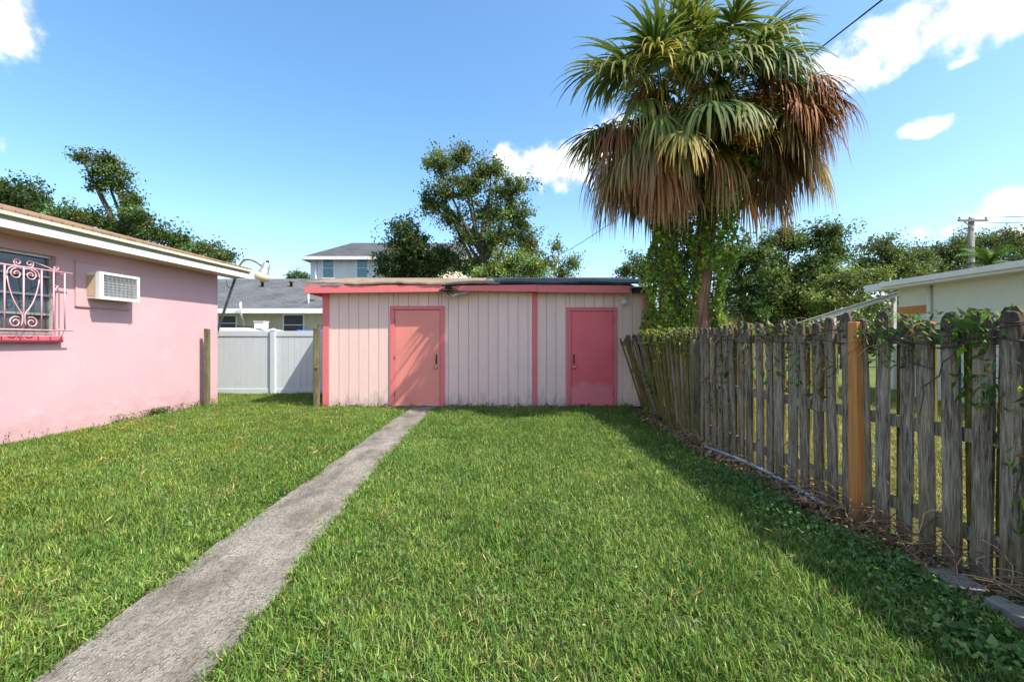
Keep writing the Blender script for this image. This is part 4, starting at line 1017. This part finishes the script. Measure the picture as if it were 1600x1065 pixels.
def two_storey():
    Y = 27.0; h = empty('two_storey_house', (-8, 30, 0), 'pale two-storey house with dark hip roof and teal windows', 'house')
    x0, x1 = (485-800)/F*Y, (738-800)/F*Y; ze = 6.3
    MB().box(x0, x1, Y, 36, -.1, ze).build('wall', MT['whitewall'], h)
    e = .38; a, b, c, d = x0-e, x1+e, Y-e, 36+e; zr = 7.75
    mb = MB(); ra, rb = x0+1.55, x1-.9; ym = (c+d)/2; yr0 = Y+2.6
    vs = [(a,c,ze),(b,c,ze),(b,d,ze),(a,d,ze),(ra,yr0,zr),(rb,yr0,zr),(rb,d-3,zr),(ra,d-3,zr)]
    mb.add(vs, [(0,1,5,4),(1,2,6,5),(2,3,7,6),(3,0,4,7),(4,5,6,7),(0,3,2,1)]); mb.build('roof', MT['darkroof'], h)
    mb = MB(); mb.box(a, b, c-.02, c+.02, ze-.16, ze+.03); mb.build('fascia', MT['white'], h); MB().box(a-.02, a+.02, c, d, ze-.16, ze+.03).build('fascia', MT['white'], h)
    for px in (505.5, 558.5):
        xa = (px-800)/F*Y; xb = xa+.60; zt, zb = P(0, 404.5, Y).z, P(0, 433, Y).z
        w = MB(); w.box(xa-.09, xb+.09, Y-.05, Y+.02, zb-.12, zt+.1); wi = w.build('window', MT['white'], h)
        zm = (zt+zb)/2; MB().box(xa, xb, Y-.07, Y-.045, zm+.02, zt).build('pane', MT['tealglass'], wi); MB().box(xa, xb, Y-.065, Y-.045, zb, zm-.02).build('pane', MT['tealglass'], wi)
    MB().tube([(x0+.35, Y-.06, ze-.2), (x0+.35, Y-.06, 0)], .05, 8).build('downspout', MT['white'], h)
    # lower rear wing with pale metal roof
    xa, xb = (655-800)/F*25, (722-800)/F*25
    MB().box(xa, xb, 25, 27, -.1, 4.2).build('wing_wall', MT['whitewall'], h)
    mb = MB(); mb.hexa([(xa-.2,24.6,4.2),(xb+.2,24.6,4.2),(xb+.2,27,5.5),(xa-.2,27,5.5),(xa-.2,24.6,4.26),(xb+.2,24.6,4.26),(xb+.2,27,5.56),(xa-.2,27,5.56)]); mb.build('wing_roof', MT['cream'], h)
    for i in range(7):
        x = xa+i*(xb-xa)/6; MB().beam((x, 24.6, 4.28), (x, 27, 5.58), .04, .05).build('roof_seam', MT['cream'], h)
two_storey()
def white_house():
    h = empty('white_house', (12, 8, 0), 'pale mint stucco house with white eaves beyond the picket fence', 'house')
    # eave runs parallel to the fence
    xw, xe = 9.9, 9.42; y1 = 11.65; y0 = -2
    MB().box(xw, 17, y0, y1, -.1, 2.72).build('wall', MT['creamwall'], h)
    ze = 2.83; sl = .16
    mb = MB(); mb.hexa([(xe,y0-.3,ze),(13.5,y0-.3,ze+4.1*sl),(13.5,y1+.5,ze+4.1*sl),(xe,y1+.5,ze),(xe,y0-.3,ze+.04),(13.5,y0-.3,ze+4.1*sl+.04),(13.5,y1+.5,ze+4.1*sl+.04),(xe,y1+.5,ze+.04)])
    mb.hexa([(13.5,y0-.3,ze+4.1*sl),(17.6,y0-.3,ze),(17.6,y1+.5,ze),(13.5,y1+.5,ze+4.1*sl),(13.5,y0-.3,ze+4.1*sl+.04),(17.6,y0-.3,ze+.04),(17.6,y1+.5,ze+.04),(13.5,y1+.5,ze+4.1*sl+.04)])
    mb.build('roof', MT['greyroof'], h)
    MB().box(xe-.025, xe, y0-.3, y1+.48, ze-.15, ze+.02).build('fascia', MT['white'], h)
    MB().box(xe-.10, xe-.03, y0-.3, y1-.1, ze-.09, ze+.03).build('gutter', MT['white'], h)
    MB().box(xe, xw, y0, y1+.46, ze-.14, ze-.11).build('soffit', MT['white'], h)
    MB().tube([(xw-.05, 10.75, ze-.15), (xw-.05, 10.75, 0)], .045, 8).build('downspout', MT['white'], h)
    MB().box(xw-.03, xw+.02, 10.85, 11.6, 2.05, 2.24).build('door_head', MT['orange'], h, label='bare orange timber panel')
    # lean-to canopy beyond the end wall
    mb = MB(); a, b = P(1262, 498, 12.7), P(1412, 452, 12.7); dz = -.50
    mb.hexa([(a.x,12.7,a.z-.03),(b.x,12.7,b.z-.03),(b.x,15.5,b.z-.03+dz),(a.x,15.5,a.z-.03+dz),(a.x,12.7,a.z),(b.x,12.7,b.z),(b.x,15.5,b.z+dz),(a.x,15.5,a.z+dz)])
    mb.build('canopy', MT['alu'], h)
    for i in range(5):
        y = 12.78+i*.62; q = dz*(y-12.7)/2.8; MB().beam((a.x+.1, y, a.z-.08+q), (b.x, y, b.z-.08+q), .05, .10).build('canopy_rafter', MT['white'] if i == 0 else MT['orange'], h)
    for y in (12.9, 15.3): MB().box(a.x+.15, a.x+.24, y-.045, y+.045, -.1, a.z-.05+dz*(y-12.7)/2.8).build('canopy_post', MT['white'], h)
    for y in (12.9, 15.3): MB().box(b.x-.15, b.x-.06, y-.045, y+.045, -.1, b.z-.1+dz*(y-12.7)/2.8).build('canopy_post', MT['white'], h)
white_house()
def low_building():
    Y = 25; h = empty('garage', (12.6, 27, 0), 'low cream flat-roofed garage far beyond the picket fence', 'garage')
    xa, xb = (1085-800)/F*Y, (1192-800)/F*Y; zt = P(0, 494, Y).z
    MB().box(xa, xb-.3, Y, Y+5, -.1, zt-.2).build('wall', MT['cream'], h)
    MB().box(xa-.3, xb, Y-.4, Y+5.4, zt-.2, zt-.03).build('fascia', MT['soffit'], h); MB().box(xa-.35, xb+.05, Y-.45, Y+5.45, zt-.03, zt+.02).build('roof', MT['white'], h)
    w = MB().box(xb-1.7, xb-.9, Y-.03, Y+.02, .9, 2.0).build('window', MT['white'], h); MB().box(xb-1.62, xb-.98, Y-.05, Y-.02, .98, 1.92).build('pane', MT['glass'], w)
low_building()

def parked_van():
    Y = 13.4; t = empty('parked_van', (-8.1, 14.2, 0), 'white van parked behind the vinyl fence', 'van')
    prof = [(-10.6,.45),(-6.3,.45),(-6.25,.95),(-6.9,1.12),(-7.45,1.66),(-7.75,1.76),(-10.5,1.80),(-10.65,1.6)]
    mb = MB(); n = len(prof); vs = [(x, Y, z) for x, z in prof]+[(x, Y+1.8, z) for x, z in prof]
    mb.add(vs, [tuple(range(n)), tuple(range(2*n-1, n-1, -1))]+[(i, i+n, (i+1) % n+n, (i+1) % n) for i in range(n)]); mb.build('body', MT['vanwhite'], t, bevel=.05)
    MB().add([(-7.05,Y-.004,1.15),(-7.5,Y-.004,1.6),(-8.3,Y-.004,1.62),(-8.3,Y-.004,1.15)], [(0,1,2,3)]).build('side_window', MT['glass'], t)
    MB().add([(-6.93,Y+.12,1.17),(-7.40,Y+.16,1.645),(-7.40,Y+1.64,1.645),(-6.93,Y+1.68,1.17)], [(0,1,2,3)]).build('windscreen', MT['glass'], t)
    for x in (-7.1, -9.8):
        for y in (Y-.02, Y+1.62): w = MB().lathe((x, y, .33), [(.2, 0), (.33, .02), (.33, .18), (.2, .2)], 18, (0, 1, 0)).build('wheel', MT['rubber'], t); MB().lathe((x, y-.012, .33), [(.05, 0), (.19, .006), (.2, .02)], 14, (0, 1, 0)).build('rim', MT['alu'], w)
    for x in (-10.2, -8.1): MB().box(x-.03, x+.03, Y+.05, Y+1.75, 1.79, 1.84).build('roof_bar', MT['darkmetal'], t)
parked_van()
c = P(407, 505, 13.7); bx = empty('storage_box', (c.x, 13.7, 1.77), 'small white box on the parked van roof', 'box')
MB().box(c.x-.14, c.x+.14, 13.6, 13.9, 1.76, 1.95).build('box_body', MT['white'], bx, bevel=.01); MB().box(c.x-.155, c.x+.155, 13.585, 13.915, 1.95, 1.975).build('lid', MT['white'], bx)
tr = empty('covered_trailer', (-5.75, 13.6, 0), 'low trailer under a blue tarp behind the vinyl fence', 'trailer')
MB().box(-6.2, -4.6, 12.9, 14.4, .45, 1.55).build('trailer_body', MT['grey'], tr, bevel=.02)
mb = MB(); vs = []; fs = []
for i in range(13):
    for j in range(9): vs.append((-6.28+1.76*i/12, 12.82+1.66*j/8, (1.64+.06*math.sin(i*1.3)*math.cos(j*.9)+.05*math.sin(j*.8)) if 0 < j < 8 and 0 < i < 12 else 1.40+.03*math.sin(i+j)))
for i in range(12):
    for j in range(8): fs.append((i*9+j, i*9+9+j, i*9+10+j, i*9+j+1))
mb.add(vs, fs, True); mb.build('tarp', MT['blue'], tr)
for x in (-5.9, -4.9): MB().lathe((x, 12.88, .3), [(.18, 0), (.3, .02), (.3, .16), (.18, .18)], 16, (0, 1, 0)).build('wheel', MT['rubber'], tr)

# utility poles and wires
def util_pole():
    Y = 25; x = (1517.5-800)/F*Y; zt = P(0, 341, Y).z
    t = empty('utility_pole', (x, Y, 0), 'grey wooden utility pole with crossarm above the mint house', 'utility pole')
    MB().tube([(x, Y, -.1), (x, Y, zt*.5), (x, Y, zt)], [.17, .155, .13], 10).build('pole', MT['polewood'], t)
    za = P(0, 345.5, Y).z; xa, xb = (1493-800)/F*Y, (1538-800)/F*Y
    MB().box(xa, xb, Y-.2, Y-.1, za-.06, za+.05).build('crossarm', MT['polewood'], t)
    MB().beam((x, Y-.15, za-.5), ((1502-800)/F*Y, Y-.15, za-.05), .04, .04).build('brace', MT['polewood'], t)
    for px in (1495, 1511, 1536): MB().lathe(((px-800)/F*Y, Y-.15, za+.05), [(.03, 0), (.06, .04), (.035, .08), (.06, .12), (.03, .16)], 8).build('insulator', MT['grey'], t)
    for k, (px, lab) in enumerate(((1536, 'thin upper wire running right from the crossarm pole'), (1524, 'thin lower wire running right from the crossarm pole'))):
        a = Vector(((px-800)/F*Y, Y-.15, za+.15-.3*k)); b = a+Vector((30, -3+k, 1.2-k*.2))
        tag(MB().tube(bez(a, (a+b)/2+Vector((0, 0, -.6)), b, 12), .014, 5).build('overhead_wire', MT['wire'], origin=tuple(a)), lab, 'wire')
    # far pole behind the shed and the service cable that runs from it over the yard
    Y2 = 30; x2 = (868-800)/F*Y2; t2 = empty('utility_pole', (x2, Y2, 0), 'thin far utility pole behind the pink shed roof', 'utility pole')
    MB().tube([(x2, Y2, -.1), (x2, Y2, P(0, 398, Y2).z)], [.13, .1], 8).build('pole', MT['polewood'], t2); zc = P(0, 402, Y2).z
    MB().box(x2-.25, x2+.25, Y2-.06, Y2+.06, zc-.05, zc+.05).build('crossarm', MT['polewood'], t2)
    a = Vector((x2, Y2-.1, zc)); m = P(1240, 108, 9.6); b = P(1500, -95, 5.2)
    pts = bez(a, P(1000, 335, 16), m, 14)+bez(m, P(1330, 38, 7.2), b, 10)[1:]
    e = b+(b-pts[-2]).normalized()*6
    tag(MB().tube(pts+[e], .013, 6).build('overhead_wire', MT['wire'], origin=tuple(a)), 'dark service cable passing behind the palms and over the yard', 'wire')
    return
util_pole()

# ================================================================== trees
OAK = (.085,.125,.036); DK = (.068,.105,.032); OL = (.14,.175,.05); LT = (.145,.195,.048)
tree('oak_tree', 'dark dense tree standing behind the left end of the pink house roof', 21, -20, [(5, 305, 40, 30), (45, 310, 32, 30), (60, 335, 45, 25), (-60, 290, 60, 50), (110, 350, 30, 22)], 26, 80, .19, DK, .3)
tree('oak_tree', 'dark tree with one long leaning branch above the pink roof', 21, 225, [(130, 348, 34, 22), (175, 355, 34, 24), (225, 358, 36, 26), (270, 378, 34, 20), (310, 390, 30, 17), (345, 402, 22, 12), (212, 335, 8, 14), (202, 312, 8, 12), (188, 290, 11, 9), (158, 268, 16, 7), (130, 246, 12, 5), (172, 254, 12, 6), (150, 288, 9, 4), (185, 268, 9, 6)], 26, 62, .17, OAK, .28, clump_r=.42)
tree('bush_tree', 'rounded dense dark green tree in front of the two-storey house', 23.5, 640, [(640, 385, 34, 36), (618, 410, 33, 26), (660, 408, 36, 28), (693, 408, 24, 15), (640, 425, 55, 18)], 34, 90, .19, DK, .22, clump_r=.5)
tree('oak_tree', 'tall open-crowned tree rising behind the pink shed roof', 22.5, 758, [(718, 248, 16, 18), (688, 262, 26, 20), (690, 300, 34, 20), (675, 318, 18, 16), (735, 290, 32, 24), (768, 265, 28, 24), (800, 300, 30, 28), (765, 325, 36, 26), (710, 340, 22, 14), (805, 345, 34, 28), (770, 375, 40, 26), (725, 372, 22, 20), (825, 385, 22, 34), (740, 415, 40, 24)], 27, 50, .17, (.105,.14,.042), .24, clump_r=.42, fork=3.5)
tree('bush_tree', 'lighter yellow-green tree low behind the pink shed roof', 20.5, 805, [(800, 412, 32, 24), (835, 420, 26, 20), (770, 425, 26, 16)], 30, 70, .16, LT, .16, clump_r=.4)
tree('small_tree', 'small sparse tree around the far utility pole', 24, 872, [(872, 385, 9, 12), (858, 410, 12, 14), (890, 412, 17, 15), (880, 428, 20, 10)], 18, 36, .16, OL, .1, clump_r=.35)
tree('small_tree', 'small tree showing between shed roof and palm trunk', 23, 985, [(975, 424, 18, 11), (998, 412, 16, 14), (1010, 430, 20, 14)], 24, 50, .17, OAK, .14, clump_r=.4)
tree('oak_tree', 'big spreading oak to the right of the palm trunks', 25, 1210, [(1175, 400, 38, 30), (1235, 378, 40, 20), (1290, 372, 34, 16), (1310, 395, 16, 14), (1160, 450, 36, 36), (1215, 425, 40, 34), (1265, 420, 36, 26), (1290, 450, 26, 22), (1140, 405, 20, 20), (1225, 470, 70, 24), (1165, 485, 45, 20), (1260, 490, 50, 16), (1210, 450, 50, 25)], 30, 70, .2, OAK, .38, clump_r=.5)
tree('bush_tree', 'paler olive bushy tree beside the big oak, above the canopy', 22.5, 1320, [(1320, 445, 34, 22), (1285, 468, 38, 18), (1360, 440, 30, 20), (1330, 475, 50, 18)], 28, 70, .17, OL, .18, clump_r=.42)
tree('oak_tree', 'feathery oak with high left crown behind the mint house', 29, 1400, [(1368, 385, 28, 18), (1395, 400, 34, 20), (1355, 412, 26, 16), (1425, 410, 34, 20), (1390, 430, 50, 18)], 26, 60, .2, (.115,.145,.05), .3, clump_r=.55)
tree('oak_tree', 'grey-green oak between the feathery oak and the utility pole', 31, 1470, [(1450, 395, 28, 17), (1485, 388, 28, 18), (1510, 400, 24, 20), (1470, 418, 50, 20)], 26, 60, .21, (.11,.14,.052), .3, clump_r=.55)
tree('oak_tree', 'grey-green oak on the far side of the utility pole', 31, 1580, [(1545, 385, 24, 18), (1580, 378, 30, 20), (1625, 385, 40, 26), (1570, 410, 55, 22), (1690, 390, 50, 30)], 26, 60, .21, (.105,.135,.05), .3, clump_r=.55)
tree('small_tree', 'tiny far tree above the grey shingle ridge', 40, 462, [(452, 434, 10, 6), (470, 430, 14, 7), (485, 438, 16, 6)], 22, 40, .2, OAK, .12, clump_r=.5)
# feather palm in front of the far oaks
def feather_palm():
    Y = 22; b = Vector(((1548-800)/F*Y, Y, 0)); ap = P(1546, 412, Y); t = empty('feather_palm', tuple(b), 'bright green feather palm in front of the oaks by the utility pole', 'palm tree')
    MB().tube([(b.x, Y, -.1), (b.x+.1, Y, ap.z*.5), tuple(ap)], [.14, .12, .09], 8).build('trunk', MT['bark'], t); rr = random.Random(4)
    for k in range(16):
        az = k*2.4; el = R(rr.uniform(15, 75)); d = Vector((math.cos(az)*math.cos(el), math.sin(az)*math.cos(el), math.sin(el))); p = ap.copy(); V, Fq, C = [], [], []
        for i in range(14):
            q = p+d*.10; S = d.cross(Vector((0, 0, 1))).normalized()
            for sd in (-1, 1):
                tip = q+S*sd*.42*math.sin(math.pi*(i+2)/17)+d*.2+Vector((0, 0, -.22)); b0 = len(V); tip = p.lerp(tip, .75); V += [p, q, tip]; Fq.append((b0, b0+1, b0+2)); cc = np.array((.065,.115,.022))*(1+rr.uniform(-.3, .3)); C += [cc]*3
            p = q; d = (d+Vector((0, 0, -.09))).normalized()
        np_mesh('frond', [tuple(v) for v in V], np.array(Fq).ravel(), 3, MT['frond'], np.array(C), t)
feather_palm()
# far tree belt closing the horizon
n = 40000; x = RNG.uniform(-75, 75, n); y = 52+RNG.normal(size=n)*2.5; hgt = 4.6+1.5*np.sin(x*.31)+.9*np.sin(x*.83+1)+.5*np.sin(x*2.1)
z = np.abs(RNG.random(n)**.8)*hgt+.1; cc = vary((.05,.082,.028), n, .1, .3)
tag(leaf_cloud('far_wood', np.stack([x, y, z], 1), np.full(n, .55), cc, MT['leaf'], aspect=.7), 'dark belt of distant trees and hedges along the horizon', 'trees', kind='stuff')

# ================================================================== lawn
def blades(n, rad, hmin, hmax, wid, seed, cols, lean=1.0, dead=.08):
    r = np.random.default_rng(seed); a = r.random(n)*6.283; rr_ = rad*np.sqrt(r.random(n)); p = np.stack([np.cos(a)*rr_, np.sin(a)*rr_, np.full(n, -.005)], 1)
    fall = 1-.35*(rr_/rad)**2
    h = r.uniform(hmin, hmax, n)*fall; az = r.random(n)*6.283; d = np.stack([np.cos(az), np.sin(az), np.zeros(n)], 1); w = np.stack([-np.sin(az), np.cos(az), np.zeros(n)], 1)
    tw = r.normal(size=n)*.5; w = w*np.cos(tw)[:, None]+np.array([0, 0, 1])*np.sin(tw)[:, None]*.4
    l0 = np.clip(r.normal(.45, .28, n)*lean, .02, 1.25); l1 = l0+np.clip(r.normal(.55, .35, n), 0, 1.5)
    ww = wid*np.exp(r.normal(size=n)*.25)
    m = p+(d*np.sin(l0)[:, None]+np.array([0, 0, 1])*np.cos(l0)[:, None])*(h*.55)[:, None]
    t = m+(d*np.sin(l1)[:, None]+np.array([0, 0, 1])*np.cos(l1)[:, None])*(h*.5)[:, None]
    W_ = w*ww[:, None]*.5
    V = np.stack([p-W_*.7, p+W_*.7, m+W_, m-W_, t], 1).reshape(-1, 3); i = np.arange(n)*5
    Fc = np.stack([i, i+1, i+2, i, i+2, i+3, i+3, i+2, i+4], 1).ravel()
    c = np.array(cols)[r.integers(0, len(cols), n)]*np.exp(r.normal(size=(n, 1))*.22); k = r.random(n) < dead; c[k] = np.array([.30,.24,.10])*np.exp(r.normal(size=(k.sum(), 1))*.25)
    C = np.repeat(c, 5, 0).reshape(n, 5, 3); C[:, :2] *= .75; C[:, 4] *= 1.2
    return V, Fc, C.reshape(-1, 3)
GC = [(.13,.23,.035), (.17,.285,.045), (.075,.145,.026), (.28,.36,.085), (.14,.25,.05), (.20,.31,.05), (.055,.11,.022)]
hidden = {}
def variant_collection(name, mats, specs):
    c = bpy.data.collections.new(name)
    for k, sp in enumerate(specs):
        V, Fc, C = sp; o = np_mesh('%s_%02d' % (name, k), V, Fc, 3, mats, C, link=False); c.objects.link(o)
    return c
def scatter(name, coll, pts, rot, scl, idx, label, cat):
    me = bpy.data.meshes.new(name); n = len(pts); me.vertices.add(n); me.vertices.foreach_set('co', np.asarray(pts, np.float32).ravel()); me.update()
    for nm, ty, data in (('rot', 'FLOAT_VECTOR', rot), ('scl', 'FLOAT_VECTOR', scl)):
        at = me.attributes.new(nm, ty, 'POINT'); at.data.foreach_set('vector', np.asarray(data, np.float32).ravel())
    at = me.attributes.new('idx', 'INT', 'POINT'); at.data.foreach_set('value', np.asarray(idx, np.int32))
    o = bpy.data.objects.new(name, me); COL.objects.link(o)
    ng = bpy.data.node_groups.new(name, 'GeometryNodeTree'); ng.interface.new_socket('Geometry', in_out='INPUT', socket_type='NodeSocketGeometry'); ng.interface.new_socket('Geometry', in_out='OUTPUT', socket_type='NodeSocketGeometry')
    N, L = ng.nodes, ng.links; gi, go = N.new('NodeGroupInput'), N.new('NodeGroupOutput'); ip = N.new('GeometryNodeInstanceOnPoints'); ci = N.new('GeometryNodeCollectionInfo')
    ci.inputs['Collection'].default_value = coll; ci.inputs['Separate Children'].default_value = True; ci.inputs['Reset Children'].default_value = True
    def attr(nm, ty):
        a = N.new('GeometryNodeInputNamedAttribute'); a.data_type = ty; a.inputs['Name'].default_value = nm; return a.outputs['Attribute']
    L.new(gi.outputs[0], ip.inputs['Points']); L.new(ci.outputs[0], ip.inputs['Instance']); ip.inputs['Pick Instance'].default_value = True
    L.new(attr('idx', 'INT'), ip.inputs['Instance Index']); L.new(attr('rot', 'FLOAT_VECTOR'), ip.inputs['Rotation']); L.new(attr('scl', 'FLOAT_VECTOR'), ip.inputs['Scale'])
    L.new(ip.outputs[0], go.inputs[0]); md = o.modifiers.new('scatter', 'NODES'); md.node_group = ng
    return tag(o, label, cat, kind='stuff')
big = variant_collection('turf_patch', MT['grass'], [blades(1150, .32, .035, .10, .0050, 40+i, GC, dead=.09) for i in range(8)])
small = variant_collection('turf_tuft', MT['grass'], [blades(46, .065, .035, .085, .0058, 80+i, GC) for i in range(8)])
def wall_x(y): return (WA+WT*((y-WA.y)/WT.y)).x
def lawn():
    pts, small_pts = [], []; rr = random.Random(5)
    def bad(x, y, m):
        if lerpt(LE, y)-m < x < lerpt(RE, y)+m and y < 9.3: return True
        if x < wall_x(y)+m*.3 and y < 9.9: return True
        if x > fx_(y)-.36-m*.5+.12*math.sin(y*3.1)+.06*math.sin(y*9) and y < 9.3: return True
        if -4.0 < x < 2.9 and y > SY-.02-m*.3: return True
        return y > 11.6
    st = .255
    y = .1
    while y < 11.6:
        x = -7.6
        while x < 2.6:
            px, py = x+rr.uniform(-.16, .16), y+rr.uniform(-.16, .16)
            if not bad(px, py, .27): pts.append((px, py, 0))
            x += st
        y += st
    for _ in range(42000):
        px, py = rr.uniform(-7.2, 2.55), rr.uniform(.1, 11.6)
        if not bad(px, py, rr.uniform(-.03, .05)-.05*max(0, math.sin(py*2.7+px)*math.sin(py*6.1))) and bad(px, py, .36): small_pts.append((px, py, 0))
    def go(nm, coll, p, label, cat='grass'):
        n = len(p); rot = np.zeros((n, 3)); rot[:, 2] = RNG.random(n)*6.283; rot[:, :2] = RNG.normal(size=(n, 2))*.04
        P_ = np.array(p); lump = 1+.22*np.sin(P_[:, 0]*2.3+P_[:, 1]*1.7)*np.sin(P_[:, 1]*2.9)
        s = np.ones((n, 3))*RNG.uniform(.9, 1.12, (n, 1)); s[:, 2] *= lump*RNG.uniform(.8, 1.15, n)
        scatter(nm, coll, p, rot, s, RNG.integers(0, 8, n), label, cat)
    go('grass', big, pts, 'mown green lawn grass on both sides of the concrete path')
    go('grass_edging', small, small_pts, 'grass tufts fringing the path, walls and fence')
    back = []
    for _ in range(1500):
        px, py = rr.uniform(2.95, 10.5), rr.uniform(.5, 16)
        if px < 9.6 or py > 12.2: back.append((px, py, 0))
    go('dry_grass', dryc, back, 'sunlit drier grass seen through the picket fence gaps')
dryc = variant_collection('dry_patch', MT['grass'], [blades(420, .36, .04, .11, .007, 140+i, [(.36,.32,.09), (.46,.38,.15), (.24,.27,.06)], dead=.3) for i in range(8)])
lawn()

# broadleaf weeds in the fence shade, litter of dry leaves, tiny flowers
def weeds():
    n = 11000; y = RNG.uniform(1.2, 6.2, n); off = np.minimum(np.abs(RNG.normal(size=n))*.22+.2, .62); x = np.array([fx_(q) for q in y])-off-.1-.16*np.sin(y*2.2)**2
    k = (RNG.random(n) < np.clip(1.35-.22*y, .12, 1)); x, y = x[k], y[k]; n = len(x); z = RNG.uniform(.02, .085, n)
    leaf_o = leaf_cloud('weeds', np.stack([x, y, z], 1), .030*np.exp(RNG.normal(size=n)*.3), vary((.115,.205,.05), n, .1, .25), MT['weed'], up=1.2, aspect=.62)
    tag(leaf_o, 'low broadleaf weeds growing in the shade of the picket fence', 'weeds', kind='stuff')
    n = 4200; y = RNG.uniform(1.2, 9.0, n); x = np.array([fx_(q) for q in y])-.12-np.abs(RNG.normal(size=n))*.13
    tag(leaf_cloud('leaf_litter', np.stack([x, y, RNG.uniform(.008, .04, n)], 1), .05*np.exp(RNG.normal(size=n)*.4), vary((.30,.19,.11), n, .15, .4), MT['dry'], up=1.2, aspect=.4), 'brown leaf litter along the picket fence foot', 'leaf litter', kind='stuff')
    n = 420; x = RNG.uniform(-6.3, 2.0, n); y = RNG.uniform(1.4, 8.8, n); k = ~((x > -2.15) & (x < -1.1)); x, y = x[k], y[k]; n = len(x)
    c = vary((.34,.16,.06), n, .1, .35); c[RNG.random(n) < .35] = (.62,.58,.42)
    tag(leaf_cloud('fallen_leaves', np.stack([x, y, RNG.uniform(.045, .07, n)], 1), .015*np.exp(np.clip(RNG.normal(size=n), -1, 1)*.3), c, MT['dry'], up=.8, aspect=.55), 'scattered small brown and pale fallen leaves on the lawn', 'leaves', kind='stuff')
    # flowering stems along the pink wall
    m = MB(); rr = random.Random(8); C = []
    for k in range(60):
        s = rr.uniform(-1.5, 3.7); b = W(s, rr.uniform(.03, .14), 0); h_ = rr.uniform(.05, .16); t_ = b+Vector((rr.gauss(0, .03), rr.gauss(0, .03), h_))
        m.tube([b, (b+t_)/2+Vector((rr.gauss(0, .01), rr.gauss(0, .01), 0)), t_], [.0022, .002, .0015], 4, False)
        m.tube([t_, t_+Vector((0, 0, .012)), t_+Vector((0, 0, .022))], [.004, .008, .002], 4, False)
    v = np.array([tuple(p) for p in m.v]); o = np_mesh('wall_weeds', v, np.array(m.f).ravel(), 4, MT['dry'], np.tile(np.array([[.10,.085,.04]]), (len(v), 1)))
    tag(o, 'thin seeding weed stems at the foot of the pink wall', 'weeds', kind='stuff')
    n = 700; s = RNG.uniform(1.5, 3.9, n); o_ = np.abs(RNG.normal(size=n))*.07+.02; s = np.where(RNG.random(n) < .5, RNG.normal(2.4, .12, n), s)
    pos = np.array([tuple(W(a, b, 0)) for a, b in zip(s, o_)]); pos[:, 2] = RNG.uniform(.03, .16, n)
    tag(leaf_cloud('wall_foot_plants', pos, .035*np.exp(RNG.normal(size=n)*.3), vary((.09,.14,.03), n), MT['weed'], up=.6), 'small leafy plants along the foot of the pink wall', 'weeds', kind='stuff')
    n = 420; x = RNG.uniform(-3.9, 2.5, n); pos = np.stack([x, SY-.03-np.abs(RNG.normal(size=n))*.05, RNG.uniform(.02, .10, n)], 1); k = ~((x > -2.5) & (x < -1.4)); 
    tag(leaf_cloud('shed_foot_litter', pos[k], .045*np.exp(RNG.normal(size=k.sum())*.4), vary((.11,.09,.045), k.sum(), .2, .5), MT['dry'], up=.6), 'dark dead leaves caught along the shed foot', 'leaf litter', kind='stuff')
weeds()
def clover():
    # clumps of small round-leaved weeds and dry thatch in the open lawn
    rr = np.random.default_rng(77); K = 150; cx, cy = rr.uniform(-6.2, 2.0, K), rr.uniform(1.2, 9.0, K); m = rr.integers(14, 60, K); i = np.repeat(np.arange(K), m); n = len(i)
    rad = rr.uniform(.06, .2, K)[i]; x = cx[i]+rr.normal(size=n)*rad; y = cy[i]+rr.normal(size=n)*rad
    k = np.array([not (lerpt(LE, b)-.03 < a < lerpt(RE, b)+.03) and a > wall_x(b)+.1 and a < fx_(b)-.5 and b < 9.2 for a, b in zip(x, y)]); x, y = x[k], y[k]; n = len(x)
    tag(leaf_cloud('clover', np.stack([x, y, rr.uniform(.04, .075, n)], 1), .021*np.exp(rr.normal(size=n)*.25), vary((.10,.18,.04), n, .1, .25), MT['weed'], up=1.4, aspect=.8), 'low clover and small weeds in clumps across the lawn', 'weeds', kind='stuff')
    K = 130; cx, cy = rr.uniform(-6.2, 2.0, K), rr.uniform(1.2, 9.0, K); cx[:80] = rr.uniform(-6.2, -2.2, 80); m = rr.integers(10, 40, K); i = np.repeat(np.arange(K), m); n = len(i)
    rad = rr.uniform(.05, .16, K)[i]; x = cx[i]+rr.normal(size=n)*rad; y = cy[i]+rr.normal(size=n)*rad
    k = np.array([not (lerpt(LE, b)-.02 < a < lerpt(RE, b)+.02) and a > wall_x(b)+.05 and b < 9.2 for a, b in zip(x, y)]); x, y = x[k], y[k]; n = len(x)
    tag(leaf_cloud('dry_thatch', np.stack([x, y, rr.uniform(.035, .075, n)], 1), .05*np.exp(rr.normal(size=n)*.35), vary((.42,.30,.12), n, .12, .3), MT['dry'], up=.9, aspect=.09), 'dry straw-coloured grass clippings scattered in the lawn', 'thatch', kind='stuff')
clover()
